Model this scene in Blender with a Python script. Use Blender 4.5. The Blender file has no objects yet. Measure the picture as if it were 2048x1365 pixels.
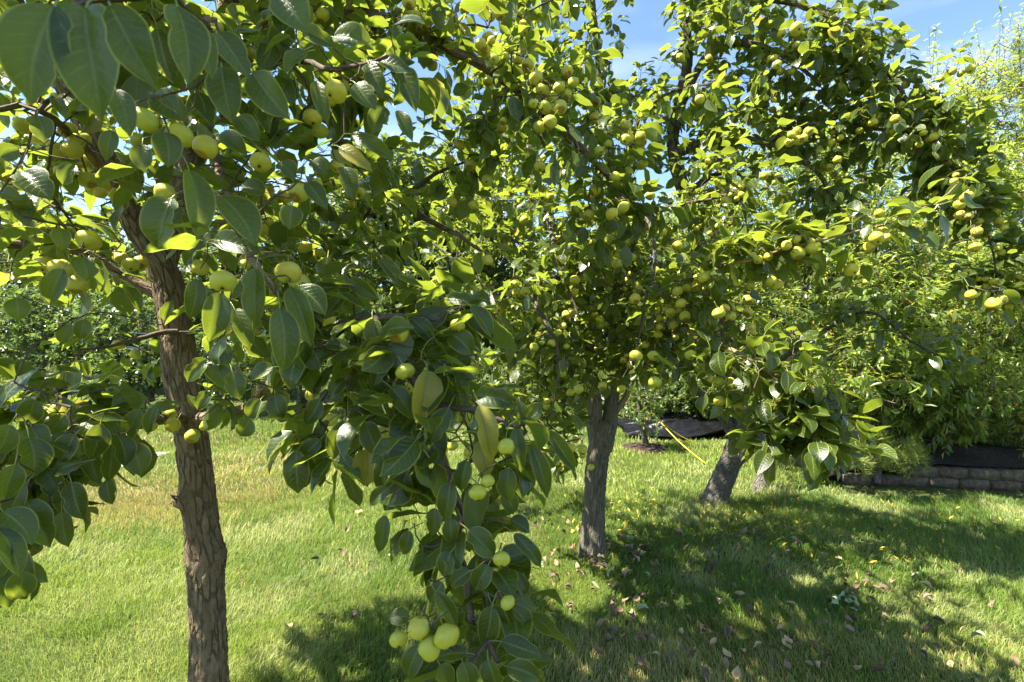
import bpy, math, random
import numpy as np
from mathutils import Matrix, Vector

# ------------------------------------------------------------------ scene, camera, light
C = bpy.context.scene.collection
scene = bpy.context.scene
rng = np.random.default_rng(11)
F, CX, CY, H = 1024.0, 1024.0, 682.5, 1.5      # focal length in photo pixels, principal point, eye height


def P(x, y, d):
    """The point of the garden that the photograph shows at (x, y), d metres in front of the camera."""
    return np.array([(x - CX) / F * d, d, H - (y - CY) / F * d])


cam_d = bpy.data.cameras.new('camera')
cam_d.lens, cam_d.sensor_width = 18.0, 36.0
cam_d.clip_start, cam_d.clip_end = 0.05, 2000.0
cam_d.dof.use_dof = True
cam_d.dof.focus_distance, cam_d.dof.aperture_fstop = 1.9, 7.1
cam = bpy.data.objects.new('camera', cam_d)
cam.location = (0, 0, H)
cam.rotation_euler = (math.radians(90), 0, 0)
C.objects.link(cam)
scene.camera = cam

SUN_EL, SUN_AZ = math.radians(59), math.radians(-104)      # azimuth from +Y towards +X
sun_dir = np.array([math.sin(SUN_AZ) * math.cos(SUN_EL), math.cos(SUN_AZ) * math.cos(SUN_EL), math.sin(SUN_EL)])
sun_d = bpy.data.lights.new('sun', 'SUN')
sun_d.energy, sun_d.angle, sun_d.color = 5.0, math.radians(0.55), (1.0, 0.94, 0.83)
sun = bpy.data.objects.new('sun', sun_d)
sun.rotation_euler = Vector(sun_dir).to_track_quat('Z', 'Y').to_euler()
sun.location = (0, 0, 30)
C.objects.link(sun)

world = bpy.data.worlds.new('World')
scene.world = world
world.use_nodes = True
wt = world.node_tree
wt.nodes.clear()
w_out = wt.nodes.new('ShaderNodeOutputWorld')
w_bg = wt.nodes.new('ShaderNodeBackground')
w_sky = wt.nodes.new('ShaderNodeTexSky')
w_sky.sky_type = 'NISHITA'
w_sky.sun_disc = False
w_sky.sun_elevation, w_sky.sun_rotation = SUN_EL, SUN_AZ
w_sky.altitude, w_sky.air_density, w_sky.dust_density, w_sky.ozone_density = 200, 1.0, 0.2, 3.5
w_bg.inputs['Strength'].default_value = 0.076
w_co = wt.nodes.new('ShaderNodeTexCoord')
w_map = wt.nodes.new('ShaderNodeMapping')
w_map.inputs['Scale'].default_value = (1.0, 1.6, 4.0)
w_no = wt.nodes.new('ShaderNodeTexNoise')
w_no.inputs['Scale'].default_value, w_no.inputs['Detail'].default_value = 2.2, 8
w_rmp = wt.nodes.new('ShaderNodeMapRange')
w_rmp.inputs['From Min'].default_value, w_rmp.inputs['From Max'].default_value = 0.50, 0.78
w_rmp.inputs['To Max'].default_value = 0.28
w_mix = wt.nodes.new('ShaderNodeMix')
w_mix.data_type = 'RGBA'
w_mix.inputs['B'].default_value = (6.0, 6.3, 6.6, 1)
wt.links.new(w_co.outputs['Generated'], w_map.inputs['Vector'])
wt.links.new(w_map.outputs['Vector'], w_no.inputs['Vector'])
wt.links.new(w_no.outputs['Fac'], w_rmp.inputs['Value'])
wt.links.new(w_rmp.outputs['Result'], w_mix.inputs['Factor'])
wt.links.new(w_sky.outputs['Color'], w_mix.inputs['A'])
wt.links.new(w_mix.outputs['Result'], w_bg.inputs['Color'])
wt.links.new(w_bg.outputs['Background'], w_out.inputs['Surface'])

scene.view_settings.view_transform = 'Standard'
scene.view_settings.look = 'None'
scene.view_settings.gamma = 1.0
scene.view_settings.use_curve_mapping = False
scene.view_settings.exposure = 2.2
scene.render.engine = 'CYCLES'
cy = scene.cycles
cy.max_bounces, cy.diffuse_bounces, cy.glossy_bounces, cy.transmission_bounces, cy.transparent_max_bounces = 7, 5, 2, 5, 4
cy.use_denoising = True
cy.sample_clamp_indirect = 6.0
cy.caustics_reflective = cy.caustics_refractive = False


# ------------------------------------------------------------------ materials
def new_mat(name):
    m = bpy.data.materials.new(name)
    m.use_nodes = True
    m.node_tree.nodes.clear()
    return m, m.node_tree.nodes, m.node_tree.links


class NT:
    """Small helper that adds and joins shader nodes."""

    def __init__(s, name):
        s.m, s.n, s.l = new_mat(name)

    def node(s, t, **kw):
        nd = s.n.new(t)
        for k, v in kw.items():
            setattr(nd, k, v)
        return nd

    def set(s, nd, key, v):
        if hasattr(v, 'is_output') or isinstance(v, bpy.types.NodeSocket):
            s.l.new(v, nd.inputs[key])
        else:
            nd.inputs[key].default_value = v

    def math(s, op, a, b=None, c=None, clamp=False):
        nd = s.node('ShaderNodeMath', operation=op, use_clamp=clamp)
        s.set(nd, 0, a)
        if b is not None:
            s.set(nd, 1, b)
        if c is not None:
            s.set(nd, 2, c)
        return nd.outputs[0]

    def ramp01(s, v, a, b, lo=0.0, hi=1.0):
        nd = s.node('ShaderNodeMapRange', interpolation_type='SMOOTHSTEP')
        s.set(nd, 'Value', v)
        for k, x in (('From Min', a), ('From Max', b), ('To Min', lo), ('To Max', hi)):
            nd.inputs[k].default_value = x
        return nd.outputs['Result']

    def mix(s, f, a, b, blend='MIX'):
        nd = s.node('ShaderNodeMix', data_type='RGBA', blend_type=blend)
        for k, v in (('Factor', f), ('A', a), ('B', b)):
            if isinstance(v, tuple) and len(v) == 3:
                v = (*v, 1)
            s.set(nd, k, v)
        return nd.outputs['Result']

    def noise(s, vec, scale, detail=4, rough=0.55):
        nd = s.node('ShaderNodeTexNoise')
        if vec is not None:
            s.l.new(vec, nd.inputs['Vector'])
        nd.inputs['Scale'].default_value, nd.inputs['Detail'].default_value, nd.inputs['Roughness'].default_value = scale, detail, rough
        return nd.outputs['Fac']

    def attr(s, name, out='Fac'):
        return s.node('ShaderNodeAttribute', attribute_name=name).outputs[out]

    def mapping(s, vec, scale):
        nd = s.node('ShaderNodeMapping')
        s.l.new(vec, nd.inputs['Vector'])
        nd.inputs['Scale'].default_value = scale
        return nd.outputs['Vector']

    def bump(s, h, strength, dist):
        nd = s.node('ShaderNodeBump')
        s.l.new(h, nd.inputs['Height'])
        nd.inputs['Strength'].default_value, nd.inputs['Distance'].default_value = strength, dist
        return nd.outputs['Normal']

    def principled(s, color, rough=0.6, spec=0.3, normal=None):
        nd = s.node('ShaderNodeBsdfPrincipled')
        s.set(nd, 'Base Color', (*color, 1) if isinstance(color, tuple) and len(color) == 3 else color)
        s.set(nd, 'Roughness', rough)
        s.set(nd, 'Specular IOR Level', spec)
        if normal is not None:
            s.l.new(normal, nd.inputs['Normal'])
        return nd.outputs[0]

    def out(s, sh):
        o = s.node('ShaderNodeOutputMaterial')
        s.l.new(sh, o.inputs['Surface'])
        return s.m


def leaf_mat(name, dark, light, old, under, trans, stem, per_object, rough=0.36, tfac=0.4, veins=True, old_share=0.06):
    t = NT(name)
    rnd = t.node('ShaderNodeObjectInfo').outputs['Random'] if per_object else t.attr('rnd')
    rnd2 = t.math('FRACT', t.math('MULTIPLY', rnd, 17.31))
    base = t.mix(rnd, dark, light)
    tr = t.mix(rnd2, trans, tuple(c * 0.72 for c in trans))
    is_old = t.math('GREATER_THAN', rnd2, 1.0 - old_share)
    base = t.mix(is_old, base, old)
    tr = t.mix(is_old, tr, tuple(min(1, c * 1.6) for c in old))
    uv = t.node('ShaderNodeUVMap', uv_map='uv').outputs[0]
    sep = t.node('ShaderNodeSeparateXYZ')
    t.l.new(uv, sep.inputs[0])
    u, v = sep.outputs[0], sep.outputs[1]
    du = t.math('ABSOLUTE', t.math('MULTIPLY_ADD', u, 2.0, -1.0))
    rough_v = rough
    normal = None
    if veins:
        rib = t.ramp01(du, 0.03, 0.10, 1, 0)
        side = t.math('FRACT', t.math('MULTIPLY', t.math('SUBTRACT', v, t.math('MULTIPLY', t.math('POWER', du, 0.8), 0.2)), 8.5))
        side = t.ramp01(t.math('ABSOLUTE', t.math('SUBTRACT', side, 0.5)), 0.03, 0.13, 1, 0)
        side = t.math('MULTIPLY', side, t.ramp01(du, 0.5, 0.95, 0.6, 0.0))
        edge = t.ramp01(du, 0.87, 0.97, 0, 0.9)
        vein = t.math('MAXIMUM', rib, side)
        obco = t.node('ShaderNodeTexCoord').outputs['Object']
        blotch = t.noise(obco, 45.0, 3)
        base = t.mix(t.ramp01(blotch, 0.42, 0.72, 0, 0.35), base, light)
        spots = t.noise(obco, 150.0, 2)
        base = t.mix(t.ramp01(spots, 0.66, 0.72, 0, 0.75), base, (0.13, 0.085, 0.03))
        base = t.mix(t.math('MULTIPLY', vein, 0.85), base, (0.17, 0.21, 0.06))
        tr = t.mix(t.math('MULTIPLY', vein, 0.45), tr, tuple(c * 0.55 for c in trans))
        base = t.mix(edge, base, (0.22, 0.24, 0.035))
        tr = t.mix(edge, tr, (0.62, 0.62, 0.12))
        fine = t.noise(obco, 260.0, 2)
        hgt = t.math('ADD', t.math('MULTIPLY', vein, -1.0), t.math('MULTIPLY', fine, 0.5))
        normal = t.bump(hgt, 0.35, 0.0012)
        rough_v = t.ramp01(blotch, 0.3, 0.7, rough - 0.07, rough + 0.1)
    back = t.node('ShaderNodeNewGeometry').outputs['Backfacing']
    base = t.mix(t.math('MULTIPLY', back, 0.8), base, under)
    petiole = t.math('LESS_THAN', v, 0.0)
    base = t.mix(petiole, base, stem)
    sh = t.principled(base, rough_v, 0.5, normal)
    tl = t.node('ShaderNodeBsdfTranslucent')
    t.l.new(tr, tl.inputs['Color'])
    mx = t.node('ShaderNodeMixShader')
    t.set(mx, 0, t.math('MULTIPLY', t.math('SUBTRACT', 1.0, petiole), tfac))
    t.l.new(sh, mx.inputs[1])
    t.l.new(tl.outputs[0], mx.inputs[2])
    return t.out(mx.outputs[0])


PEAR_LEAF = dict(dark=(0.015, 0.031, 0.004), light=(0.041, 0.067, 0.008), old=(0.30, 0.26, 0.035), under=(0.075, 0.105, 0.034), trans=(0.37, 0.47, 0.035), stem=(0.20, 0.22, 0.05), old_share=0.01, rough=0.27)
M_leaf_obj = leaf_mat('pear leaf', per_object=True, tfac=0.40, **PEAR_LEAF)
M_leaf_mass = leaf_mat('pear leaf mass', per_object=False, tfac=0.40, **PEAR_LEAF)
PEACH_LEAF = dict(dark=(0.075, 0.125, 0.022), light=(0.16, 0.215, 0.045), old=(0.42, 0.23, 0.03), under=(0.12, 0.17, 0.06), trans=(0.50, 0.61, 0.08), stem=(0.2, 0.2, 0.06), old_share=0.022, veins=False)
M_peach_obj = leaf_mat('peach leaf', per_object=True, tfac=0.5, **PEACH_LEAF)
M_peach_mass = leaf_mat('peach leaf mass', per_object=False, tfac=0.5, **PEACH_LEAF)
M_bush = leaf_mat('glossy bush leaf', (0.035, 0.07, 0.02), (0.07, 0.12, 0.035), (0.12, 0.14, 0.03), (0.09, 0.13, 0.05), (0.30, 0.42, 0.07), (0.1, 0.1, 0.05), False, rough=0.33, tfac=0.3, veins=False)
M_lime = leaf_mat('lime shrub leaf', (0.16, 0.22, 0.03), (0.26, 0.32, 0.05), (0.3, 0.3, 0.05), (0.2, 0.25, 0.07), (0.55, 0.62, 0.1), (0.2, 0.2, 0.05), False, tfac=0.35, veins=False)
M_wood = leaf_mat('woodland leaf', (0.035, 0.07, 0.016), (0.08, 0.13, 0.03), (0.14, 0.14, 0.03), (0.09, 0.12, 0.05), (0.34, 0.44, 0.06), (0.1, 0.1, 0.05), False, rough=0.4, tfac=0.35, veins=False)
M_needle = leaf_mat('pine needle', (0.05, 0.10, 0.03), (0.11, 0.17, 0.045), (0.16, 0.16, 0.04), (0.07, 0.12, 0.04), (0.30, 0.42, 0.07), (0.1, 0.1, 0.05), False, rough=0.45, tfac=0.25, veins=False)
M_needle_lime = leaf_mat('young pine needle', (0.20, 0.27, 0.035), (0.32, 0.37, 0.06), (0.22, 0.24, 0.05), (0.16, 0.22, 0.05), (0.45, 0.52, 0.09), (0.15, 0.12, 0.05), False, rough=0.5, tfac=0.3, veins=False)


def bark_mat(name, c_low, c_mid, c_high, crack, stretch=0.22, scale=55, bump=0.012, crackness=0.5):
    t = NT(name)
    co = t.attr('bark', 'Vector')
    st = t.mapping(co, (1, 1, stretch))
    n1 = t.noise(st, scale, 6, 0.6)
    n2 = t.noise(co, 14, 4)
    n3 = t.noise(co, 240, 3)
    vor = t.node('ShaderNodeTexVoronoi', feature='DISTANCE_TO_EDGE')
    warp = t.node('ShaderNodeMix', data_type='VECTOR')
    warp.inputs['Factor'].default_value = 0.008
    nz = t.node('ShaderNodeTexNoise')
    t.l.new(co, nz.inputs['Vector'])
    nz.inputs['Scale'].default_value = 30
    t.l.new(st, warp.inputs['A'])
    t.l.new(nz.outputs['Color'], warp.inputs['B'])
    t.l.new(warp.outputs[1], vor.inputs['Vector'])
    vor.inputs['Scale'].default_value = scale * 0.8
    crk = t.ramp01(vor.outputs['Distance'], 0.0, 0.14, 1, 0)
    crk = t.math('MULTIPLY', crk, t.ramp01(n2, 0.38, 0.62, 0.15, 1))
    col = t.mix(t.ramp01(n1, 0.3, 0.7), c_low, c_mid)
    col = t.mix(t.ramp01(n3, 0.55, 0.72, 0, 0.8), col, c_high)
    col = t.mix(t.ramp01(n2, 0.5, 0.75, 0, 0.5), col, c_high)
    col = t.mix(t.math('MULTIPLY', crk, crackness), col, crack)
    lich = t.noise(co, 34, 5, 0.7)
    col = t.mix(t.ramp01(lich, 0.60, 0.68, 0, 0.55), col, (0.30, 0.30, 0.24))
    tone = t.noise(co, 5.0, 3)
    col = t.mix(t.ramp01(tone, 0.35, 0.65, 0.0, 0.45), col, c_low)
    hgt = t.math('ADD', t.math('MULTIPLY', crk, -1.2), t.math('ADD', n1, t.math('MULTIPLY', n3, 0.35)))
    return t.out(t.principled(col, 0.85, 0.2, t.bump(hgt, 0.9, bump)))


M_bark1 = bark_mat('brown pear bark', (0.115, 0.080, 0.047), (0.235, 0.17, 0.103), (0.34, 0.28, 0.195), (0.075, 0.038, 0.016), crackness=0.75)
M_bark2 = bark_mat('grey pear bark', (0.085, 0.072, 0.052), (0.17, 0.145, 0.10), (0.30, 0.275, 0.215), (0.05, 0.038, 0.026), stretch=0.12, scale=70)
M_bark3 = bark_mat('lichened bark', (0.075, 0.062, 0.048), (0.14, 0.12, 0.09), (0.34, 0.33, 0.29), (0.03, 0.024, 0.018), stretch=0.5, scale=45)
M_twig = bark_mat('twig bark', (0.07, 0.05, 0.035), (0.13, 0.095, 0.065), (0.22, 0.18, 0.13), (0.04, 0.028, 0.02), bump=0.003)
M_shoot = bark_mat('young shoot bark', (0.16, 0.12, 0.05), (0.25, 0.19, 0.09), (0.32, 0.26, 0.15), (0.12, 0.08, 0.04), bump=0.002)


def pear_mat():
    t = NT('pear skin')
    rnd = t.node('ShaderNodeObjectInfo').outputs['Random']
    co = t.node('ShaderNodeTexCoord').outputs['Object']
    n = t.noise(co, 28, 3)
    sp = t.noise(co, 190, 2)
    big = t.noise(co, 1.9, 3)
    sep = t.node('ShaderNodeSeparateXYZ')
    t.l.new(co, sep.inputs[0])
    col = t.mix(rnd, (0.40, 0.40, 0.038), (0.54, 0.43, 0.048))
    col = t.mix(t.ramp01(big, 0.35, 0.65, 0, 0.5), col, (0.34, 0.39, 0.045))
    col = t.mix(t.ramp01(n, 0.55, 0.75, 0, 0.25), col, (0.30, 0.21, 0.04))
    col = t.mix(t.ramp01(sp, 0.62, 0.70, 0, 0.5), col, (0.20, 0.17, 0.05))
    russet = t.math('MULTIPLY', t.ramp01(sep.outputs[2], -0.95, -0.78, 1, 0), t.ramp01(n, 0.3, 0.6, 0.35, 1))
    col = t.mix(russet, col, (0.20, 0.10, 0.025))
    tl = t.node('ShaderNodeBsdfPrincipled')
    t.l.new(col, tl.inputs['Base Color'])
    tl.inputs['Roughness'].default_value = 0.42
    tl.inputs['Specular IOR Level'].default_value = 0.4
    tl.inputs['Subsurface Weight'].default_value = 0.15
    tl.inputs['Subsurface Radius'].default_value = (0.6, 0.5, 0.1)
    tl.inputs['Subsurface Scale'].default_value = 0.006
    return t.out(tl.outputs[0])


M_pear = pear_mat()


def plain(name, c1, c2, scale=20, rough=0.8, bump=0.004, spec=0.25, coord='Object'):
    t = NT(name)
    co = t.node('ShaderNodeTexCoord').outputs[coord]
    n = t.noise(co, scale, 6, 0.6)
    rnd = t.node('ShaderNodeObjectInfo').outputs['Random']
    f = t.math('MULTIPLY_ADD', rnd, 0.35, t.math('MULTIPLY_ADD', t.ramp01(n, 0.3, 0.7), 1.0, -0.17), clamp=True)
    return t.out(t.principled(t.mix(f, c1, c2), rough, spec, t.bump(n, 0.6, bump)))


M_calyx = plain('dry calyx', (0.035, 0.022, 0.012), (0.09, 0.05, 0.025), 300)
M_stalk = plain('pear stalk', (0.20, 0.21, 0.05), (0.26, 0.22, 0.07), 80, bump=0.001)
M_dead = plain('dead leaf', (0.14, 0.088, 0.052), (0.30, 0.205, 0.125), 40, 0.75, 0.002)
M_deaddark = plain('dark dead leaf', (0.065, 0.044, 0.028), (0.14, 0.10, 0.065), 40, 0.7, 0.002)
M_deadtan = plain('tan dead leaf', (0.36, 0.24, 0.12), (0.50, 0.36, 0.20), 40, 0.75, 0.002)
M_deadgreen = plain('fallen green leaf', (0.17, 0.23, 0.10), (0.34, 0.40, 0.22), 40, 0.6, 0.002)
M_yellow = plain('yellow fallen leaf', (0.48, 0.30, 0.03), (0.62, 0.42, 0.05), 30, 0.7, 0.001)
M_block = plain('concrete wall block', (0.055, 0.042, 0.029), (0.13, 0.10, 0.068), 30, 0.9, 0.02)
M_mulch = plain('bark mulch', (0.022, 0.014, 0.010), (0.075, 0.046, 0.033), 30, 0.9, 0.05)
M_strap = plain('yellow strap', (0.62, 0.42, 0.02), (0.70, 0.50, 0.04), 60, 0.5, 0.001)
M_iron = plain('black iron', (0.012, 0.012, 0.013), (0.03, 0.03, 0.03), 60, 0.45, 0.001)
M_path = plain('pale concrete', (0.40, 0.36, 0.32), (0.52, 0.47, 0.42), 12, 0.9, 0.004)
M_tarp = plain('black plastic sheet', (0.004, 0.004, 0.005), (0.010, 0.010, 0.012), 14, 0.3, 0.02, 0.25)
M_fabric = plain('weed fabric', (0.010, 0.008, 0.007), (0.040, 0.028, 0.022), 40, 0.6, 0.01)


def ground_mat():
    t = NT('lawn soil and thatch')
    co = t.node('ShaderNodeTexCoord').outputs['Object']
    a = t.noise(co, 1.1, 5)
    b = t.noise(co, 34, 5, 0.7)
    col = t.mix(t.ramp01(a, 0.35, 0.65), (0.060, 0.090, 0.018), (0.10, 0.12, 0.030))
    col = t.mix(t.ramp01(b, 0.35, 0.70), col, (0.035, 0.045, 0.014))
    col = t.mix(t.ramp01(t.noise(co, 9, 4), 0.6, 0.75, 0, 0.5), col, (0.20, 0.155, 0.07))
    return t.out(t.principled(col, 0.95, 0.1, t.bump(b, 0.8, 0.02)))


def grass_mat():
    t = NT('grass blades')
    c = t.attr('tint', 'Color')
    sh = t.principled(c, 0.48, 0.35)
    tl = t.node('ShaderNodeBsdfTranslucent')
    t.l.new(t.mix(0.5, c, (0.40, 0.52, 0.08)), tl.inputs['Color'])
    mx = t.node('ShaderNodeMixShader')
    mx.inputs[0].default_value = 0.38
    t.l.new(sh, mx.inputs[1])
    t.l.new(tl.outputs[0], mx.inputs[2])
    return t.out(mx.outputs[0])


M_ground, M_grass = ground_mat(), grass_mat()


# ------------------------------------------------------------------ mesh helpers
def mesh_data(name, V, faces, mat, uv=None, attrs=None, smooth=True):
    """One mesh from vertices V (n,3) and a list of (m,k) face arrays. uv: per vertex (n,2). attrs: {name: (type, per-vertex array)}."""
    me = bpy.data.meshes.new(name)
    V = np.ascontiguousarray(V, dtype=np.float32)
    faces = [np.asarray(f, dtype=np.int32) for f in faces if len(f)]
    loops = np.concatenate([f.ravel() for f in faces])
    tot = np.concatenate([np.full(len(f), f.shape[1], dtype=np.int32) for f in faces])
    start = np.concatenate([[0], np.cumsum(tot)[:-1]]).astype(np.int32)
    me.vertices.add(len(V))
    me.vertices.foreach_set('co', V.ravel())
    me.loops.add(len(loops))
    me.loops.foreach_set('vertex_index', loops)
    me.polygons.add(len(tot))
    me.polygons.foreach_set('loop_start', start)
    me.polygons.foreach_set('loop_total', tot)
    me.update(calc_edges=True)
    if smooth:
        me.polygons.foreach_set('use_smooth', np.ones(len(tot), dtype=bool))
    if uv is not None:
        lay = me.uv_layers.new(name='uv')
        lay.data.foreach_set('uv', np.ascontiguousarray(np.asarray(uv, dtype=np.float32)[loops]).ravel())
    for k, (ty, arr) in (attrs or {}).items():
        at = me.attributes.new(k, ty, 'POINT')
        key = {'FLOAT': 'value', 'FLOAT_VECTOR': 'vector', 'FLOAT_COLOR': 'color'}[ty]
        at.data.foreach_set(key, np.ascontiguousarray(arr, dtype=np.float32).ravel())
    if mat is not None:
        me.materials.append(mat)
    return me


def obj(name, me, parent=None, loc=None, kind=None):
    o = bpy.data.objects.new(name, me)
    C.objects.link(o)
    if parent is not None:
        o.parent = parent
    if loc is not None:
        o.location = loc
    if kind:
        o['kind'] = kind
    return o


def tag(o, label, cat, group=None):
    o['label'], o['category'] = label, cat
    if group:
        o['group'] = group
    return o


def thing(name, label, cat, loc, group=None):
    o = bpy.data.objects.new(name, None)
    o.empty_display_size = 0.1
    o.location = loc
    C.objects.link(o)
    return tag(o, label, cat, group)


def unit(v):
    return v / np.maximum(np.linalg.norm(v, axis=-1, keepdims=True), 1e-9)


_perm = np.random.default_rng(3).random(4096).astype(np.float64)


def vnoise(p):
    """Smooth value noise of (n,3) points in 0..1."""
    i = np.floor(p).astype(np.int64)
    f = p - i
    f = f * f * (3 - 2 * f)
    out = 0.0
    for dx in (0, 1):
        for dy in (0, 1):
            for dz in (0, 1):
                h = ((i[:, 0] + dx) * 73856093 ^ (i[:, 1] + dy) * 19349663 ^ (i[:, 2] + dz) * 83492791) & 4095
                w = (f[:, 0] if dx else 1 - f[:, 0]) * (f[:, 1] if dy else 1 - f[:, 1]) * (f[:, 2] if dz else 1 - f[:, 2])
                out = out + _perm[h] * w
    return out


def fbm(p, n=4):
    return sum(vnoise(p * 2 ** k + 17.3 * k) * 0.5 ** (k + 1) for k in range(n)) / (1 - 0.5 ** n)


def smooth_path(pts, rad, step=0.04):
    """Catmull-Rom through pts (n,3) with radii, resampled about every STEP metres."""
    pts, rad = np.asarray(pts, float), np.asarray(rad, float)
    if len(pts) == 2:
        pts = np.array([pts[0], (pts[0] + pts[1]) / 2, pts[1]])
        rad = np.array([rad[0], rad.mean(), rad[1]])
    A = np.vstack([2 * pts[0] - pts[1], pts, 2 * pts[-1] - pts[-2]])
    op, orr = [], []
    for k in range(1, len(A) - 2):
        p0, p1, p2, p3 = A[k - 1:k + 3]
        n = max(2, int(np.linalg.norm(p2 - p1) / step))
        t = (np.arange(n) / n)[:, None]
        op.append(0.5 * (2 * p1 + (p2 - p0) * t + (2 * p0 - 5 * p1 + 4 * p2 - p3) * t ** 2 + (3 * p1 - p0 - 3 * p2 + p3) * t ** 3))
        orr.append(rad[k - 1] + (rad[k] - rad[k - 1]) * t[:, 0])
    return np.vstack([*op, pts[-1:]]), np.concatenate([*orr, rad[-1:]])


def tube(pts, rad, sides, rough=0.0, close=True, seed=0.0, ridge=0.0):
    """Swept tube. Returns V, [quads, tris], bark coordinates (metres)."""
    n = len(pts)
    T = unit(np.gradient(pts, axis=0))
    ref = np.array([1.0, 0, 0]) if abs(T[0][0]) < 0.8 else np.array([0, 1.0, 0])
    U = np.zeros_like(pts)
    u = ref - T[0] * (ref @ T[0])
    for k in range(n):
        u = u - T[k] * (u @ T[k])
        u /= max(np.linalg.norm(u), 1e-9)
        U[k] = u
    W = np.cross(T, U)
    a = np.arange(sides) / sides * 2 * math.pi
    s = np.concatenate([[0], np.cumsum(np.linalg.norm(np.diff(pts, axis=0), axis=1))])
    ca, sa = np.cos(a), np.sin(a)
    r = rad[:, None] * np.ones(sides)
    bark = np.stack([r * ca, r * sa, s[:, None] + seed + 0 * r], -1)
    if rough > 0:
        q = np.stack([ca * 1.2 + 0 * r, sa * 1.2 + 0 * r, s[:, None] * 6 + seed * 7 + 0 * r], -1).reshape(-1, 3)
        r = r * (1 + rough * (fbm(q, 3).reshape(r.shape) - 0.5) * 2)
    if ridge > 0:
        q = np.stack([ca * 6.5 + 0 * r, sa * 6.5 + 0 * r, s[:, None] * 19 + seed * 3 + 0 * r], -1).reshape(-1, 3)
        rd = 1 - np.abs(fbm(q, 3).reshape(r.shape) - 0.5) * 5.0
        r = r - ridge * np.clip(rd, 0, 1)
    V = pts[:, None] + U[:, None] * (r * ca)[..., None] + W[:, None] * (r * sa)[..., None]
    i, j = np.meshgrid(np.arange(n - 1), np.arange(sides), indexing='ij')
    j2 = (j + 1) % sides
    Q = np.stack([i * sides + j, i * sides + j2, (i + 1) * sides + j2, (i + 1) * sides + j], -1).reshape(-1, 4)
    V, bark = V.reshape(-1, 3), bark.reshape(-1, 3)
    Tt = np.zeros((0, 3), int)
    if close:
        V = np.vstack([V, pts[-1:] + T[-1:] * rad[-1] * 0.3])
        bark = np.vstack([bark, [[0, 0, s[-1] + seed]]])
        jj = np.arange(sides)
        Tt = np.stack([(n - 1) * sides + jj, (n - 1) * sides + (jj + 1) % sides, np.full(sides, n * sides)], -1)
    return V, [Q, Tt], bark


def join(parts):
    """Join [(V, [faces...], extra...)] into one."""
    V, groups, ex, off = [], {}, [], 0
    for v, fs, e in parts:
        V.append(v)
        ex.append(e)
        for f in fs:
            if len(f):
                groups.setdefault(np.asarray(f).shape[1], []).append(np.asarray(f) + off)
        off += len(v)
    return np.vstack(V), [np.vstack(g) for g in groups.values()], np.vstack(ex)


# ------------------------------------------------------------------ leaf shapes
class Leaf:
    """A leaf: stalk from the origin along +Y that arcs over into a blade 1 unit long; +Z is the upper side."""

    def __init__(s, nl, nw, pet, th0, th1, th2, width, fold, wave, ph, pside, a=0.55, b=0.85, sway=0.0, bites=()):
        ns = 3 if pside else 1
        y, z, th = 0.0, 0.0, th0
        stalk = [(0.0, 0.0, th)]
        for k in range(ns):
            th = th0 - (th0 + th1) * (k + 1) / ns
            tm = th0 - (th0 + th1) * (k + 0.5) / ns
            y += math.cos(tm) * pet / ns
            z += math.sin(tm) * pet / ns
            stalk.append((y, z, th))
        V, uv, Q, T3 = [], [], [], []
        r = 0.013
        if pside:
            for (yy, zz, tt) in stalk:
                for k in range(pside):
                    an = 2 * math.pi * k / pside
                    V.append((r * math.cos(an), yy - math.sin(tt) * r * math.sin(an), zz + math.cos(tt) * r * math.sin(an)))
                    uv.append((0.5, -0.2))
            for i in range(ns):
                for k in range(pside):
                    k2 = (k + 1) % pside
                    Q.append((i * pside + k, i * pside + k2, (i + 1) * pside + k2, (i + 1) * pside + k))
        elif pet > 0:
            for (yy, zz, tt) in stalk:
                V += [(-r * 1.3, yy, zz), (r * 1.3, yy, zz)]
                uv += [(0.5, -0.2)] * 2
            Q.append((0, 1, 3, 2))
        s.base = np.array([0, y, z])
        tm0 = a / (a + b)
        peak = tm0 ** a * (1 - tm0) ** b
        b0 = len(V)
        cols = 2 * nw + 1
        for i in range(nl + 1):
            t = i / nl
            ang = -th1 - th2 * t
            if i:
                am = -th1 - th2 * (i - 0.5) / nl
                y += math.cos(am) / nl
                z += math.sin(am) / nl
            tt = min(max(t, 0.012), 0.992)
            w = width / 2 * (tt ** a * (1 - tt) ** b / peak)
            if t > 0.82:
                w *= 1 - 0.55 * (t - 0.82) / 0.18
            nn = (-math.sin(ang), math.cos(ang))
            xo = sway * math.sin(t * 2.6)
            for c in range(cols):
                x = (c - nw) / nw
                k = abs(x)
                h = fold * k * w * (1.0 - 0.35 * k) + wave * k * k * w * math.sin(7.0 * t + ph + (1.3 if x > 0 else 0))
                wb = w * (1 - sum(dp * math.exp(-((t - tb) / 0.07) ** 2) for tb, sd, dp in bites if sd * x > 0))
                V.append((x * wb * math.cos(0.35 * fold) + xo, y + nn[0] * h, z + nn[1] * h))
                uv.append(((x + 1) / 2, t * 0.999 + 0.0005))
        for i in range(nl):
            for c in range(cols - 1):
                p = b0 + i * cols + c
                Q.append((p, p + 1, p + cols + 1, p + cols))
        s.tip = np.array([sway * math.sin(2.6), y, z])
        s.V, s.uv, s.Q = np.array(V), np.array(uv), np.array(Q)
        s.mid_n = np.array([0, math.sin(th1 + th2 * 0.5), math.cos(th1 + th2 * 0.5)])
        s._m = {}

    def data(s, mat):
        if mat.name not in s._m:
            s._m[mat.name] = mesh_data('leaf', s.V, [s.Q], mat, s.uv)
        return s._m[mat.name]


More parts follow.
